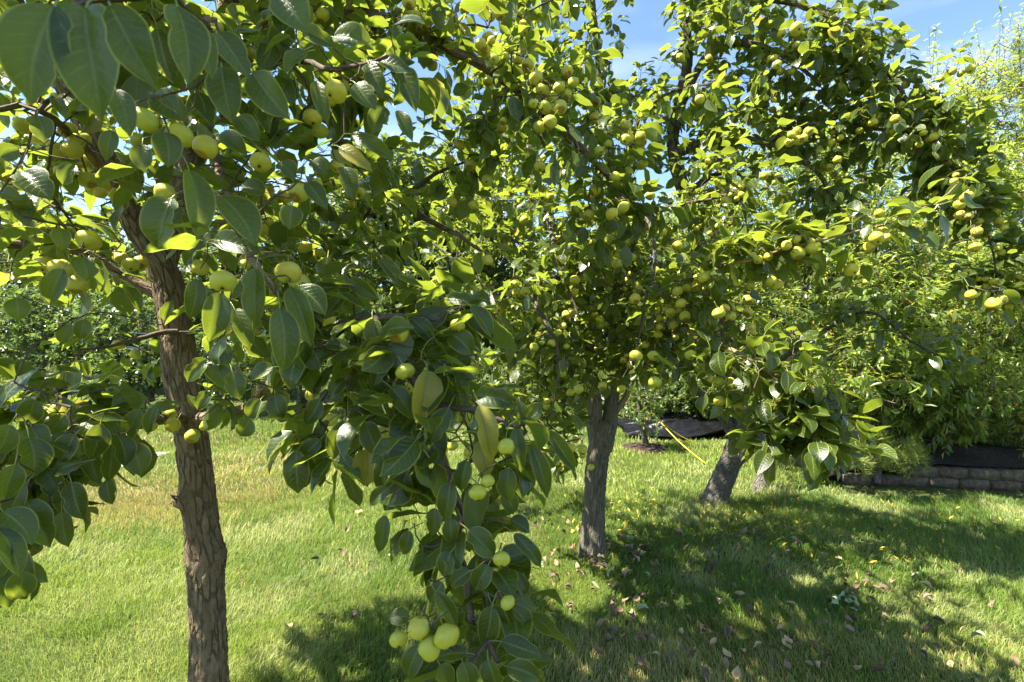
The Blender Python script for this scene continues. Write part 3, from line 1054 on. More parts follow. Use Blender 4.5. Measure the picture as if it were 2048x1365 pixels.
# broken stub with its crown of splinters
V, f, b = [], [], []
st = P(362, 1003, 2.02)
stub_parts = [tube(np.array([st + (0.02, 0, -0.01), st + (-0.01, -0.005, 0.0), st + (-0.02, -0.01, 0.015)]), np.array([.026, .022, .012]), 8, 0.3)]
for k in range(9):
    a = rng.normal(size=3) * np.array([0.5, 0.5, 1.0]) + np.array([-0.7, -0.3, 0.35])
    s0 = st + rng.normal(size=3) * 0.011 + np.array([-0.01, -0.005, 0.01])
    stub_parts.append(tube(np.array([s0, s0 + unit(a) * 0.016, s0 + unit(a) * 0.030 + rng.normal(size=3) * 0.003]), np.array([.006, .004, .0015]), 5, 0.2, seed=k))
V, f, b = join(stub_parts)
obj('branch_stub', mesh_data('branch_stub', V - T1.base, f, M_bark1, attrs={'bark': ('FLOAT_VECTOR', b)}), T1.root)
T1_limbs = [
    [(322, 560, 2.04, .045), (352, 430, 2.12, .045), (400, 220, 2.16, .042), (452, 40, 2.15, .038), (480, -90, 2.12, .034), (520, -240, 2.1, .024), (560, -400, 2.1, .012)],
    [(452, 45, 2.15, .034), (520, 40, 2.1, .031), (640, 14, 2.06, .028), (782, 38, 2.03, .026), (858, 66, 2.02, .024), (919, 104, 2.0, .022), (988, 144, 2.0, .019), (1060, 200, 2.0, .017), (1124, 262, 2.0, .014), (1206, 340, 2.0, .011), (1261, 403, 2.0, .008), (1290, 455, 2.0, .005)],
    [(345, 500, 2.1, .026), (520, 420, 2.25, .023), (640, 372, 2.3, .021), (714, 380, 2.3, .020), (800, 404, 2.3, .018), (858, 443, 2.3, .014), (916, 472, 2.3, .010), (990, 520, 2.3, .006)],
    [(798, 404, 2.3, .012), (836, 372, 2.28, .011), (872, 346, 2.25, .009), (930, 325, 2.2, .005)],
    [(345, 605, 2.03, .026), (297, 577, 2.02, .022), (239, 546, 1.98, .019), (165, 502, 1.9, .017), (100, 491, 1.8, .016), (0, 486, 1.7, .013), (-120, 470, 1.6, .008)],
    [(355, 665, 2.0, .012), (310, 670, 1.95, .010), (222, 692, 1.8, .006), (160, 700, 1.7, .003)],
    [(370, 835, 2.02, .020), (250, 846, 1.5, .015), (130, 868, 1.12, .011), (66, 930, .98, .009), (20, 1060, .92, .006), (28, 1130, .9, .003)],
    [(392, 838, 2.02, .021), (489, 822, 1.75, .018), (548, 768, 1.52, .016), (640, 690, 1.3, .0145), (711, 643, 1.16, .013), (790, 707, 1.06, .0115), (850, 800, 1.0, .0105), (878, 890, .97, .010), (905, 980, .95, .0095), (926, 1040, .93, .009), (909, 1090, .92, .0085), (930, 1150, .9, .008), (942, 1200, .88, .0065), (960, 1290, .83, .0045), (972, 1345, .8, .003)],
    [(711, 643, 1.16, .009), (741, 637, 1.12, .008), (800, 630, 1.08, .006), (880, 640, 1.02, .004)],
    [(850, 800, 1.0, .008), (900, 815, .97, .006), (955, 820, .93, .005), (1020, 850, .9, .003)],
    [(420, 150, 2.15, .012), (480, 90, 1.7, .009), (590, 110, 1.2, .0065), (690, 130, 1.0, .0045), (775, 112, .93, .003)],
    [(395, 250, 2.14, .02), (430, 300, 1.6, .014), (470, 420, 1.15, .009), (512, 530, .92, .006), (560, 590, .88, .003)],
    [(440, -80, 2.1, .02), (380, -150, 1.5, .013), (290, -90, .9, .007), (215, -15, .58, .0042), (150, 6, .50, .0032), (95, 10, .47, .002)],
    [(395, 250, 2.14, .016), (400, 140, 1.5, .011), (400, 60, 1.0, .007), (430, 40, .8, .004)],
    [(225, 350, 1.92, .02), (170, 300, 1.6, .013), (110, 240, 1.25, .008), (40, 210, 1.1, .004)],
]
for c in T1_limbs:
    T1.limb(c, M_bark1 if c[0][3] > .015 else M_twig, sides=14, rough=0.2)
HAND = [  # base x, y, tip x, y, width, depth, upward lean
    (110, 15, 63, 212, 118, .45), (171, 18, 206, 244, 122, .47), (222, 14, 316, 182, 92, .50), (355, 15, 377, 172, 80, .56), (400, 55, 425, 160, 45, .62), (437, 66, 499, 160, 60, .68), (506, 147, 580, 240, 66, .72),
    (444, 137, 465, 248, 66, .72), (308, 191, 380, 246, 60, .75), (330, 195, 352, 222, 50, .72), (232, 180, 262, 276, 46, .62), (560, -14, 616, 66, 80, .55), (608, 60, 676, 96, 36, .8), (668, 74, 748, 102, 58, .9), (752, 122, 827, 146, 42, .95), (738, 128, 768, 192, 46, .95), (712, 168, 752, 220, 52, .93), (805, 138, 832, 226, 46, .97),
    (45, 345, 106, 402, 66, .95), (75, 232, 88, 286, 44, 1.0), (342, 398, 314, 496, 84, .82), (379, 342, 396, 482, 60, .8), (441, 393, 510, 492, 74, .85), (513, 539, 513, 653, 50, .88), (441, 587, 419, 684, 54, .88), (560, 618, 567, 748, 58, .86), (581, 577, 626, 694, 46, .9), (598, 573, 652, 632, 48, .93), (430, 480, 530, 512, 46, .95), (470, 620, 500, 700, 40, .93), (395, 560, 380, 640, 40, .97),
    (126, 539, 99, 612, 44, 1.05), (161, 515, 171, 562, 48, 1.08), (34, 597, 38, 642, 42, 1.1), (118, 457, 126, 502, 33, 1.1),
    (64, 853, 93, 903, 46, .98), (58, 876, 64, 958, 58, .95), (106, 870, 156, 908, 42, 1.0), (165, 925, 106, 950, 40, 1.0), (258, 886, 281, 954, 50, 1.12), (158, 850, 207, 882, 46, 1.05), (143, 966, 167, 1040, 44, .98), (54, 1003, 100, 1096, 54, .92), (6, 1023, 66, 1090, 58, .88), (-2, 1057, 42, 1154, 44, .86), (45, 1143, 25, 1202, 50, .9), (124, 1025, 137, 1095, 38, .95), (118, 985, 130, 1030, 34, .98), (5, 960, 30, 1010, 40, .95), (100, 910, 85, 970, 45, 1.02), (180, 900, 200, 970, 36, 1.1), (225, 890, 215, 965, 36, 1.1),
    (690, 843, 665, 921, 42, .98), (731, 845, 759, 913, 44, .98), (735, 900, 727, 972, 60, 1.02), (669, 920, 724, 960, 42, 1.0), (780, 890, 765, 985, 36, 1.0), (897, 817, 860, 890, 44, .93), (872, 833, 838, 885, 42, .96), (959, 813, 982, 925, 48, .86), (959, 883, 978, 953, 44, .9), (1029, 858, 1042, 946, 34, .88), (1065, 895, 1097, 996, 36, .9), (1098, 864, 1150, 945, 28, .92), (934, 922, 922, 983, 40, .92), (901, 966, 889, 1041, 42, .9), (870, 1017, 864, 1072, 34, .93), (901, 1036, 905, 1087, 34, .9), (771, 1032, 758, 1107, 34, .93), (778, 976, 740, 1012, 32, .96),
    (820, 1063, 806, 1110, 31, .95), (845, 1106, 835, 1144, 32, .93), (938, 1061, 990, 1115, 50, .86), (901, 1106, 885, 1153, 44, .88), (1017, 937, 1017, 1004, 44, .9), (1010, 985, 1026, 1030, 36, .92), (1021, 1040, 1060, 1066, 42, .9), (1029, 1069, 1082, 1136, 32, .88), (940, 1143, 901, 1174, 38, .86), (976, 1131, 951, 1182, 44, .85), (885, 1166, 860, 1207, 42, .86), (872, 1185, 915, 1256, 32, .8), (818, 1236, 778, 1240, 40, .85), (984, 1214, 967, 1293, 48, .8), (984, 1210, 1010, 1278, 44, .82), (1025, 1214, 1062, 1268, 34, .82), (957, 1255, 943, 1298, 40, .82), (1004, 1284, 1084, 1314, 42, .78), (932, 1307, 870, 1318, 36, .76), (839, 1292, 816, 1356, 42, .8), (1015, 1334, 1080, 1360, 42, .76), (976, 1321, 990, 1372, 50, .76), (925, 1325, 935, 1380, 46, .76), (880, 1330, 900, 1385, 44, .78), (1030, 1150, 1050, 1190, 34, .88),
    (953, 792, 1026, 812, 52, .93), (1040, 804, 1045, 838, 18, .92), (1054, 838, 1081, 806, 32, .92), (718, 789, 780, 833, 46, 1.0), (782, 775, 828, 840, 42, .97), (777, 712, 747, 773, 36, 1.0), (902, 669, 943, 711, 50, 1.0), (943, 614, 982, 677, 40, .98), (895, 598, 948, 609, 34, 1.02), (823, 638, 866, 688, 38, 1.02), (728, 700, 680, 738, 37, 1.05), (745, 638, 758, 704, 40, 1.07), (860, 730, 890, 770, 40, 1.0), (890, 745, 950, 760, 38, 1.0), (640, 800, 610, 850, 38, 1.05), (690, 760, 660, 800, 36, 1.05), (640, 880, 600, 930, 38, 1.05), (600, 905, 605, 980, 36, 1.07), (650, 900, 640, 975, 34, 1.07),
    (30, 930, 10, 1000, 50, 0.9), (90, 940, 120, 1000, 44, 1.0), (150, 870, 120, 925, 46, 1.0), (200, 850, 180, 920, 44, 1.05), (235, 870, 250, 935, 42, 1.1), (20, 850, -10, 910, 48, 0.95), (70, 800, 40, 850, 44, 1.05), (130, 830, 100, 870, 42, 1.05), (190, 830, 225, 870, 40, 1.1), (280, 820, 260, 880, 38, 1.15), (50, 970, 20, 1040, 46, 0.92), (85, 1030, 75, 1100, 40, 0.95), (20, 1090, -8, 1160, 46, 0.86), (0, 1160, 20, 1215, 40, 0.9), (215, 960, 225, 1010, 30, 1.1), (10, 780, -15, 830, 44, 1.05),
    (632, 163, 655, 250, 32, 0.95), (612, 105, 570, 148, 40, 0.9), (475, 235, 520, 285, 45, 0.85), (440, 270, 495, 312, 40, 0.88), (330, 265, 335, 335, 55, 0.8), (285, 290, 290, 345, 42, 0.85), (530, 385, 480, 375, 40, 0.95), (585, 412, 580, 460, 45, 0.95), (560, 325, 590, 360, 38, 1.0), (625, 322, 655, 350, 36, 1.02), (615, 365, 655, 420, 40, 1.0), (190, 200, 150, 222, 30, 1.0), (110, 198, 130, 238, 28, 1.05), (225, 262, 212, 322, 32, 0.95), (38, 300, 0, 315, 42, 1.0), (5, 385, 45, 398, 32, 1.0), (150, 330, 125, 370, 40, 1.05), (795, 222, 825, 285, 30, 1.0), (770, 215, 745, 268, 42, 0.98), (680, 295, 745, 345, 35, 1.05), (705, 270, 790, 322, 30, 1.05), (685, 335, 705, 400, 45, 1.1), (170, 640, 160, 680, 30, 1.15), (140, 650, 125, 690, 30, 1.15), (420, 735, 455, 780, 45, 1.05), (465, 745, 480, 800, 42, 1.0), (415, 720, 375, 765, 40, 1.1), (420, 785, 395, 820, 32, 1.1), (520, 800, 495, 835, 38, 1.05), (550, 790, 565, 840, 42, 1.02), (500, 838, 475, 872, 40, 1.08), (310, 812, 295, 870, 24, 1.1), (545, 735, 500, 760, 40, 1.0), (600, 700, 640, 740, 38, 1.05), (655, 690, 700, 700, 34, 1.08), (700, 560, 760, 600, 34, 1.2), (690, 590, 650, 640, 36, 1.15), (760, 520, 800, 575, 30, 1.25), (480, 560, 455, 600, 34, 0.98), (330, 640, 345, 600, 26, 1.3),
]
for h in HAND:
    T1.hand_leaf(*h)
for a in [(120, 330, 1.4, 170, 110, .35, 20), (100, 520, 1.35, 140, 80, .3, 17), (150, 110, 1.3, 220, 120, .4, 22), (400, 170, 1.35, 150, 160, .4, 26), (410, 400, 1.35, 120, 100, .35, 14), (600, 120, 1.4, 160, 130, .4, 20), (630, 320, 1.5, 130, 110, .4, 20), (760, 180, 1.4, 90, 90, .3, 10),
          (540, 600, 1.15, 110, 60, .15, 10), (630, 640, 1.25, 90, 60, .2, 10), (120, 850, 1.2, 160, 60, .25, 30), (60, 960, 1.08, 70, 80, .1, 14), (30, 1080, 1.0, 40, 80, .06, 8), (240, 850, 1.35, 80, 45, .2, 10), (440, 780, 1.65, 80, 40, .2, 7), (700, 720, 1.2, 120, 70, .2, 14), (800, 830, 1.12, 200, 70, .15, 20), (690, 870, 1.15, 110, 55, .1, 10), (940, 920, 1.08, 120, 70, .1, 11), (900, 1040, 1.0, 70, 50, .06, 5), (920, 1140, .95, 50, 50, .05, 3), (950, 1280, .88, 80, 50, .05, 4), (960, 1380, .85, 100, 30, .05, 5), (880, 640, 1.25, 110, 50, .2, 10),
          (60, -760, .95, 560, 300, .35, 52), (-600, 120, .9, 330, 380, .3, 46), (-920, -1630, .42, 850, 800, .18, 60), (-450, -1000, .55, 700, 400, .2, 30), (700, -520, 1.8, 650, 220, .6, 24), (400, -260, 1.7, 500, 200, .7, 90), (1000, -150, 2.1, 300, 110, .4, 14), (-160, 300, 1.7, 150, 350, .5, 34), (-200, 900, 1.3, 180, 150, .3, 16), (200, -150, 1.9, 350, 120, .5, 30),  # crown out of view; some clumps are added to shade the near leaves
          (200, 150, 2.3, 240, 170, .4, 60), (120, 420, 2.2, 170, 140, .4, 40), (430, 330, 2.4, 150, 150, .4, 40), (600, 60, 2.2, 170, 80, .3, 30), (740, 40, 1.95, 110, 60, .2, 18), (900, 60, 2.05, 90, 60, .3, 14), (820, 60, 2.1, 60, 60, .2, 8), (1060, 170, 2.1, 120, 70, .25, 20), (1190, 290, 2.1, 120, 90, .25, 22), (1000, 290, 2.15, 120, 70, .3, 16), (900, 330, 2.25, 110, 60, .3, 16), (850, 430, 2.35, 130, 60, .3, 16), (1240, 420, 2.15, 80, 80, .2, 13), (720, 430, 2.1, 130, 70, .3, 16), (560, 480, 1.9, 130, 90, .4, 16), (480, 660, 2.0, 60, 60, .3, 6), (250, 700, 2.25, 110, 60, .3, 9), (700, 560, 2.0, 140, 60, .4, 18), (1060, 20, 2.1, 90, 50, .2, 8)]:
    T1.blob(*a)
T1.pears([(672, 183, 46, 0.9), (625, 235, 36), (640, 262, 34), (412, 293, 46, 0.84), (362, 272, 48), (522, 325, 40), (598, 385, 40), (568, 394, 28), (447, 562, 48, 0.84), (478, 632, 40), (400, 535, 32), (178, 480, 44), (145, 485, 30), (122, 537, 42), (93, 530, 34), (155, 568, 40), (163, 540, 34), (240, 515, 30), (113, 300, 34), (145, 300, 36), (160, 322, 28), (138, 262, 34), (165, 278, 30), (45, 252, 36), (75, 280, 28), (10, 348, 32), (15, 372, 24), (330, 388, 44), (290, 240, 50), (280, 282, 34), (425, 55, 40), (410, 130, 40), (797, 666, 40, 0.97), (736, 720, 36, 0.98), (810, 743, 38, 0.95), (915, 651, 30, 1.0), (820, 770, 30), (118, 822, 34), (97, 820, 26), (163, 880, 28), (577, 545, 50), (600, 565, 40), (655, 640, 30), (660, 840, 30), (625, 790, 28), (770, 865, 34), (930, 835, 34), (1012, 893, 34, 0.84), (975, 963, 28, 0.86), (955, 985, 36, 0.85), (1003, 1118, 34, 0.81), (1015, 1205, 30, 0.8), (838, 1255, 44, 0.735), (797, 1278, 36, 0.755), (893, 1272, 52, 0.725), (860, 1296, 46, 0.73), (1005, 990, 28), (905, 892, 22), (940, 905, 26), (755, 870, 26), (640, 510, 26), (610, 495, 26),
          (340, 828, 26), (345, 850, 28), (370, 858, 24), (413, 851, 26), (385, 872, 28), (270, 710, 20), (235, 690, 20),
          (975, 75, 24), (967, 97, 26), (930, 18, 22), (980, 33, 22), (1018, 100, 22), (1035, 118, 22), (1055, 130, 24), (1072, 155, 28), (1034, 178, 22), (1087, 183, 24), (1118, 175, 26), (1104, 196, 24), (1090, 214, 26), (1120, 215, 28), (1100, 244, 28), (1078, 255, 26), (1003, 255, 22), (1192, 204, 22), (1190, 237, 22), (1251, 252, 23), (1256, 278, 25), (1281, 282, 25), (1230, 355, 24), (1285, 330, 22), (1255, 345, 22), (1247, 415, 26), (1224, 428, 26), (1190, 380, 24), (1178, 430, 22), (818, 5, 28), (976, 163, 21), (865, 132, 22), (920, 290, 23), (900, 320, 22), (940, 330, 23), (974, 362, 23), (905, 405, 21), (947, 410, 21), (1000, 30, 22)])
T1.along([(988, 144, 1.97), (1060, 200, 1.97), (1124, 262, 1.97), (1206, 340, 1.97), (1290, 455, 1.97)], 34, .06, (3, 6))
T1.along([(480, 60, 2.1), (640, 14, 2.03), (782, 38, 2.0), (870, 75, 1.98)], 26, .07, (3, 6))
T1.along([(711, 643, 1.15), (790, 707, 1.05), (850, 800, .99), (878, 890, .96), (905, 980, .93)], 22, .035, (3, 5))
T1.clear = [(190, 285, 268, 440, 34, 1.9), (268, 440, 335, 570, 42, 2.0), (335, 570, 362, 760, 40, 2.0), (381, 900, 417, 1365, 44, 2.0)]
T1.more_pears = 80
T1.finish(0.082, PEAR_HI, PEAR_LO, M_leaf_obj, M_leaf_mass, M_twig, near_cut=0.84)

# -- second tree: forked grey trunk in the middle of the picture
T2 = Tree('pear_tree', 'pear tree whose grey upright trunk forks low above scattered dead leaves', 'tree', P(1185, 1107, 3.6) * np.array([1, 1, 0]), 22, 'pear trees on the lawn')
T2.dmin, T2.dmax = 1.75, 3.3
T2.limb([(1184, 1112, 3.6, .092), (1186, 1060, 3.6, .084), (1190, 980, 3.6, .079), (1195, 920, 3.6, .080), (1204, 875, 3.6, .086), (1214, 845, 3.6, .075)], M_bark2, 'trunk', sides=44, rough=0.08, ridge=0.008, step=0.012, flare=0.25)
T2_limbs = [
    [(1196, 905, 3.6, .055), (1190, 860, 3.6, .052), (1189, 790, 3.6, .048), (1178, 700, 3.6, .044), (1140, 560, 3.6, .038), (1090, 400, 3.65, .03), (1050, 220, 3.7, .022), (1040, 60, 3.7, .014), (1030, -80, 3.7, .006)],
    [(1208, 900, 3.6, .055), (1219, 855, 3.6, .053), (1226, 780, 3.6, .050), (1232, 700, 3.55, .046), (1240, 560, 3.5, .04), (1230, 400, 3.5, .032), (1200, 220, 3.6, .024), (1190, 60, 3.6, .015), (1180, -120, 3.6, .006)],
    [(1226, 830, 3.6, .025), (1250, 800, 3.6, .022), (1262, 770, 3.6, .02), (1290, 700, 3.4, .018), (1330, 620, 3.0, .014), (1400, 560, 2.5, .011), (1450, 526, 2.0, .0075), (1512, 512, 1.9, .006), (1587, 491, 1.85, .0052), (1666, 472, 1.8, .0045), (1751, 454, 1.78, .0038), (1806, 434, 1.76, .0033), (1881, 400, 1.74, .0028), (1936, 349, 1.72, .002)],
    [(1090, 420, 3.6, .022), (1100, 440, 3.3, .018), (1105, 490, 2.9, .013), (1120, 530, 2.7, .011), (1136, 580, 2.6, .008), (1160, 640, 2.55, .004)],
    [(1140, 560, 3.6, .022), (1090, 560, 3.1, .016), (1068, 600, 2.7, .013), (1092, 650, 2.6, .011), (1112, 700, 2.55, .010), (1116, 760, 2.5, .007), (1100, 830, 2.5, .004)],
    [(1240, 560, 3.5, .022), (1262, 500, 3.0, .015), (1290, 440, 2.7, .012), (1310, 520, 2.5, .009), (1290, 600, 2.45, .006), (1275, 690, 2.4, .004)],
    [(1300, 690, 3.3, .016), (1350, 660, 2.6, .012), (1420, 680, 2.1, .010), (1500, 720, 1.9, .008), (1570, 770, 1.8, .006), (1620, 830, 1.75, .004), (1640, 880, 1.72, .002)],
    [(1178, 700, 3.6, .024), (1080, 660, 3.8, .02), (960, 560, 4.0, .015), (860, 480, 4.1, .010), (780, 440, 4.2, .006)],
    [(1232, 480, 3.5, .02), (1330, 420, 3.3, .014), (1420, 400, 3.2, .009), (1480, 380, 3.1, .005)],
    [(1230, 400, 3.5, .02), (1270, 250, 2.9, .012), (1330, 190, 2.3, .007), (1430, 165, 2.0, .003)],
]
for c in T2_limbs:
    T2.limb(c, M_shoot if c[-1][2] < 1.73 else (M_bark2 if c[0][3] > .02 else M_twig), sides=12, rough=0.18)
for a in [(1100, 420, 3.2, 220, 140, .9, 175), (1250, 520, 3.0, 180, 130, .7, 150), (1130, 600, 3.1, 170, 120, .6, 135), (1250, 670, 3.0, 160, 80, .5, 100), (1080, 750, 3.2, 110, 70, .5, 60), (1280, 735, 2.9, 110, 45, .4, 40), (1130, 870, 2.9, 40, 70, .25, 16), (980, 520, 3.6, 160, 140, .8, 130),
          (1050, 190, 3.9, 180, 170, .6, 150), (1190, 130, 3.9, 110, 170, .6, 90), (1150, -110, 3.8, 180, 110, .7, 50), (850, 560, 4.1, 150, 130, .7, 110), (1390, 610, 2.4, 90, 70, .4, 45), (1420, 410, 3.2, 120, 90, .6, 55),
          (1480, 700, 1.9, 110, 80, .15, 30), (1420, 740, 2.0, 80, 50, .2, 14), (1590, 780, 1.8, 80, 60, .12, 16), (1590, 870, 1.74, 60, 50, .08, 9), (1500, 620, 2.0, 70, 50, .15, 12), (950, 200, 4.2, 110, 150, .5, 60), (1290, 230, 3.9, 60, 120, .4, 40)]:
    T2.blob(*a[:6], int(a[6] * 1.4))
T2.along([(1400, 555, 2.4), (1450, 520, 2.0), (1512, 505, 1.9), (1587, 485, 1.85), (1666, 468, 1.8)], 44, .05, (4, 7), up=0.6)
T2.along([(1666, 470, 1.8), (1751, 452, 1.78), (1806, 432, 1.76), (1881, 398, 1.74), (1936, 349, 1.72)], 18, .018, (2, 4), up=0.6)
T2.along([(1270, 250, 2.9), (1330, 190, 2.3), (1430, 165, 2.0)], 12, .03, (3, 5), up=0.6)
T2.along([(1400, 670, 2.15), (1500, 715, 1.9), (1570, 770, 1.8), (1620, 830, 1.75), (1640, 880, 1.72)], 46, .07, (4, 7), up=0.3)
T2.along([(1480, 700, 1.95), (1530, 800, 1.85), (1570, 890, 1.75)], 22, .06, (4, 7), up=0.2)
T2.along([(1090, 400, 3.6), (1050, 220, 3.65), (1040, 60, 3.65), (1030, -60, 3.65)], 60, .13, (4, 8))
T2.along([(1230, 400, 3.45), (1200, 220, 3.55), (1190, 60, 3.55), (1182, -80, 3.55)], 70, .13, (4, 8))
T2.along([(1090, 560, 3.05), (1068, 600, 2.7), (1092, 650, 2.6), (1112, 700, 2.55), (1116, 760, 2.5)], 26, .08, (4, 7))
T2.shoots(1080, 120, 3.9, 180, 120, .6, 26)
T2.shoots(1200, 60, 3.9, 90, 100, .5, 12)
T2.pears([(975, 520, 24), (933, 540, 20), (1028, 570, 18), (1033, 587, 18), (1050, 583, 19), (1132, 630, 18), (1143, 628, 17), (1125, 647, 16), (1150, 560, 20), (1148, 585, 18), (1223, 480, 20), (1240, 508, 22), (1218, 497, 22), (1232, 527, 20), (1250, 480, 20), (1262, 515, 20), (1312, 543, 18), (1355, 492, 20), (1408, 556, 24), (1375, 577, 20), (1355, 583, 22), (1392, 573, 20), (1362, 607, 22), (1370, 632, 22), (1340, 625, 20), (1495, 600, 22), (1496, 625, 20), (1437, 627, 26), (1469, 651, 18), (1270, 597, 22), (1272, 712, 26), (1307, 712, 24), (1310, 765, 26), (1340, 600, 18), (1205, 772, 18), (1165, 730, 17), (1157, 778, 20), (1141, 785, 18), (1107, 798, 16), (1093, 813, 16), (1243, 778, 18), (1290, 690, 18), (1475, 743, 16), (1437, 765, 24), (1402, 737, 22), (1440, 690, 18), (1165, 900, 20), (1182, 935, 15), (1150, 880, 16), (1048, 440, 18), (1100, 395, 17), (1300, 392, 20), (1325, 465, 18), (1276, 578, 18), (1420, 762, 18), (1568, 690, 18), (1200, 640, 17), (1080, 640, 17), (1000, 620, 16), (990, 680, 15)])
T2.clear = [(1185, 1107, 1200, 860, 40, 3.6), (1192, 860, 1189, 800, 22, 3.55), (1219, 860, 1226, 790, 22, 3.55)]
T2.clump, T2.more_pears = 0.50, 135
T2.finish(0.080, PEAR_HI, PEAR_LO, M_leaf_obj, M_leaf_mass, M_twig, near_cut=1.55)

# -- third tree: leaning lichened trunk, crown arching to the side
T3 = Tree('pear_tree', 'pear tree on a leaning lichened trunk with a cut limb and dark arching crown', 'tree', P(1427, 1012, 4.7) * np.array([1, 1, 0]), 23, 'pear trees on the lawn')
T3.dmin, T3.dmax = 2.3, 3.6
T3.limb([(1424, 1020, 4.7, .1161), (1436, 985, 4.68, .1049), (1452, 945, 4.65, .0989), (1470, 905, 4.6, .0963), (1480, 860, 4.6, .0817), (1478, 800, 4.5, .0671), (1450, 660, 4.25, .0602), (1390, 460, 3.95, .0533), (1347, 300, 3.75, .0499), (1357, 220, 3.65, .0430), (1375, 120, 3.55, .0370), (1370, 30, 3.5, .0310), (1360, -90, 3.45, .0172)], M_bark3, 'trunk', sides=40, rough=0.12, ridge=0.010, step=0.02, flare=0.15, bump=[(P(1456, 957, 4.55), -0.02, 0.04)])
for c in [
    [(1472, 885, 4.6, .055), (1455, 852, 4.6, .05), (1440, 830, 4.55, .042), (1412, 800, 4.5, .036), (1388, 776, 4.4, .032), (1350, 720, 4.3, .025), (1310, 640, 4.2, .014)],
    [(1462, 930, 4.62, .07), (1488, 908, 4.6, .062), (1507, 882, 4.58, .056)],
    [(1357, 215, 3.65, .034), (1385, 160, 3.5, .03), (1420, 110, 3.4, .026), (1495, 90, 3.2, .02), (1580, 120, 3.05, .014), (1640, 170, 2.95, .008)],
    [(1372, 60, 3.5, .028), (1470, 10, 3.3, .024), (1560, 6, 3.1, .02), (1650, 36, 3.0, .016), (1712, 82, 2.9, .014), (1790, 170, 2.82, .011), (1860, 275, 2.75, .009), (1940, 380, 2.72, .007), (1985, 480, 2.7, .005), (1992, 600, 2.7, .003)],
    [(1347, 305, 3.75, .04), (1425, 285, 3.5, .032), (1530, 285, 3.2, .022), (1620, 330, 3.05, .015), (1675, 410, 3.0, .010), (1705, 470, 3.0, .005)],
    [(1530, 285, 3.2, .016), (1620, 250, 3.0, .013), (1730, 255, 2.9, .010), (1850, 270, 2.8, .006), (1930, 300, 2.75, .003)],
    [(1370, 390, 3.85, .03), (1430, 350, 3.7, .02), (1470, 345, 3.6, .012), (1500, 370, 3.5, .006)],
    [(1478, 800, 4.5, .035), (1560, 720, 4.0, .022), (1650, 660, 3.5, .014), (1740, 625, 3.25, .009), (1830, 690, 3.2, .007), (1900, 730, 3.2, .004)],
]:
    T3.limb(c, M_bark3 if c[0][3] > .03 else M_twig, sides=12, rough=0.2)
for a in [(1500, 50, 3.15, 150, 55, .3, 46), (1600, 140, 3.0, 130, 80, .3, 56), (1710, 60, 2.9, 90, 50, .2, 20), (1760, 140, 2.85, 60, 50, .2, 16), (1560, 260, 3.15, 130, 65, .3, 52), (1720, 240, 2.92, 120, 55, .25, 46), (1840, 270, 2.8, 90, 60, .2, 34), (1900, 350, 2.75, 55, 60, .18, 18), (1950, 440, 2.72, 55, 70, .15, 28), (1985, 570, 2.7, 50, 65, .12, 20), (1900, 400, 2.8, 60, 50, .15, 14), (1670, 370, 3.02, 50, 75, .2, 22), (1700, 440, 3.0, 35, 40, .1, 8), (1440, 190, 3.5, 70, 90, .3, 26), (1410, 330, 3.65, 90, 55, .4, 26), (1400, 50, 3.5, 60, 70, .3, 24), (2050, 480, 2.7, 40, 70, .1, 9), (1740, 630, 3.25, 60, 40, .12, 10), (1880, 735, 3.2, 70, 35, .1, 9), (1600, -80, 3.1, 250, 55, .4, 40), (1350, -120, 3.5, 150, 90, .4, 40), (1480, 430, 3.7, 80, 60, .3, 20)]:
    T3.blob(*a[:6], int(a[6] * 1.25))
T3.along([(1560, 720, 4.0), (1650, 660, 3.5), (1740, 625, 3.25), (1830, 690, 3.2), (1900, 730, 3.2)], 40, .10, (4, 8))
T3.along([(1790, 170, 2.82), (1860, 275, 2.75), (1940, 380, 2.72), (1985, 480, 2.7), (1992, 600, 2.7)], 50, .09, (4, 8))
T3.pears([(1593, 58, 26), (1563, 68, 17), (1525, 42, 15), (1538, 120, 16), (1555, 130, 17), (1562, 144, 16), (1576, 147, 15), (1593, 263, 18), (1579, 285, 18), (1597, 281, 19), (1635, 262, 15), (1716, 208, 15), (1730, 245, 16), (1752, 235, 17), (1748, 272, 16), (1773, 262, 16), (1790, 238, 18), (1855, 265, 16), (1870, 263, 15), (1860, 279, 17), (1675, 320, 17), (1657, 335, 16), (1677, 360, 16), (1668, 350, 15), (1693, 418, 15), (1717, 437, 15), (1735, 442, 15), (1933, 394, 24), (1918, 410, 20), (1920, 430, 18), (1936, 432, 18), (1950, 495, 22), (1953, 463, 20), (1942, 590, 20), (1987, 608, 26), (2003, 600, 20), (1418, 117, 15), (1360, 115, 16), (1925, 748, 15), (1970, 470, 16), (1712, 548, 20), (1650, 130, 15), (1500, 120, 14), (1470, 240, 14), (1620, 232, 15), (1545, 220, 15), (1510, 250, 14), (1440, 60, 14), (1690, 300, 15)])
T3.clear = [(1424, 1020, 1478, 870, 50, 4.6), (1470, 880, 1395, 785, 18, 4.4)]
T3.clump, T3.more_pears = 0.34, 70
T3.finish(0.080, PEAR_HI, PEAR_LO, M_leaf_obj, M_leaf_mass, M_twig, near_cut=2.2)

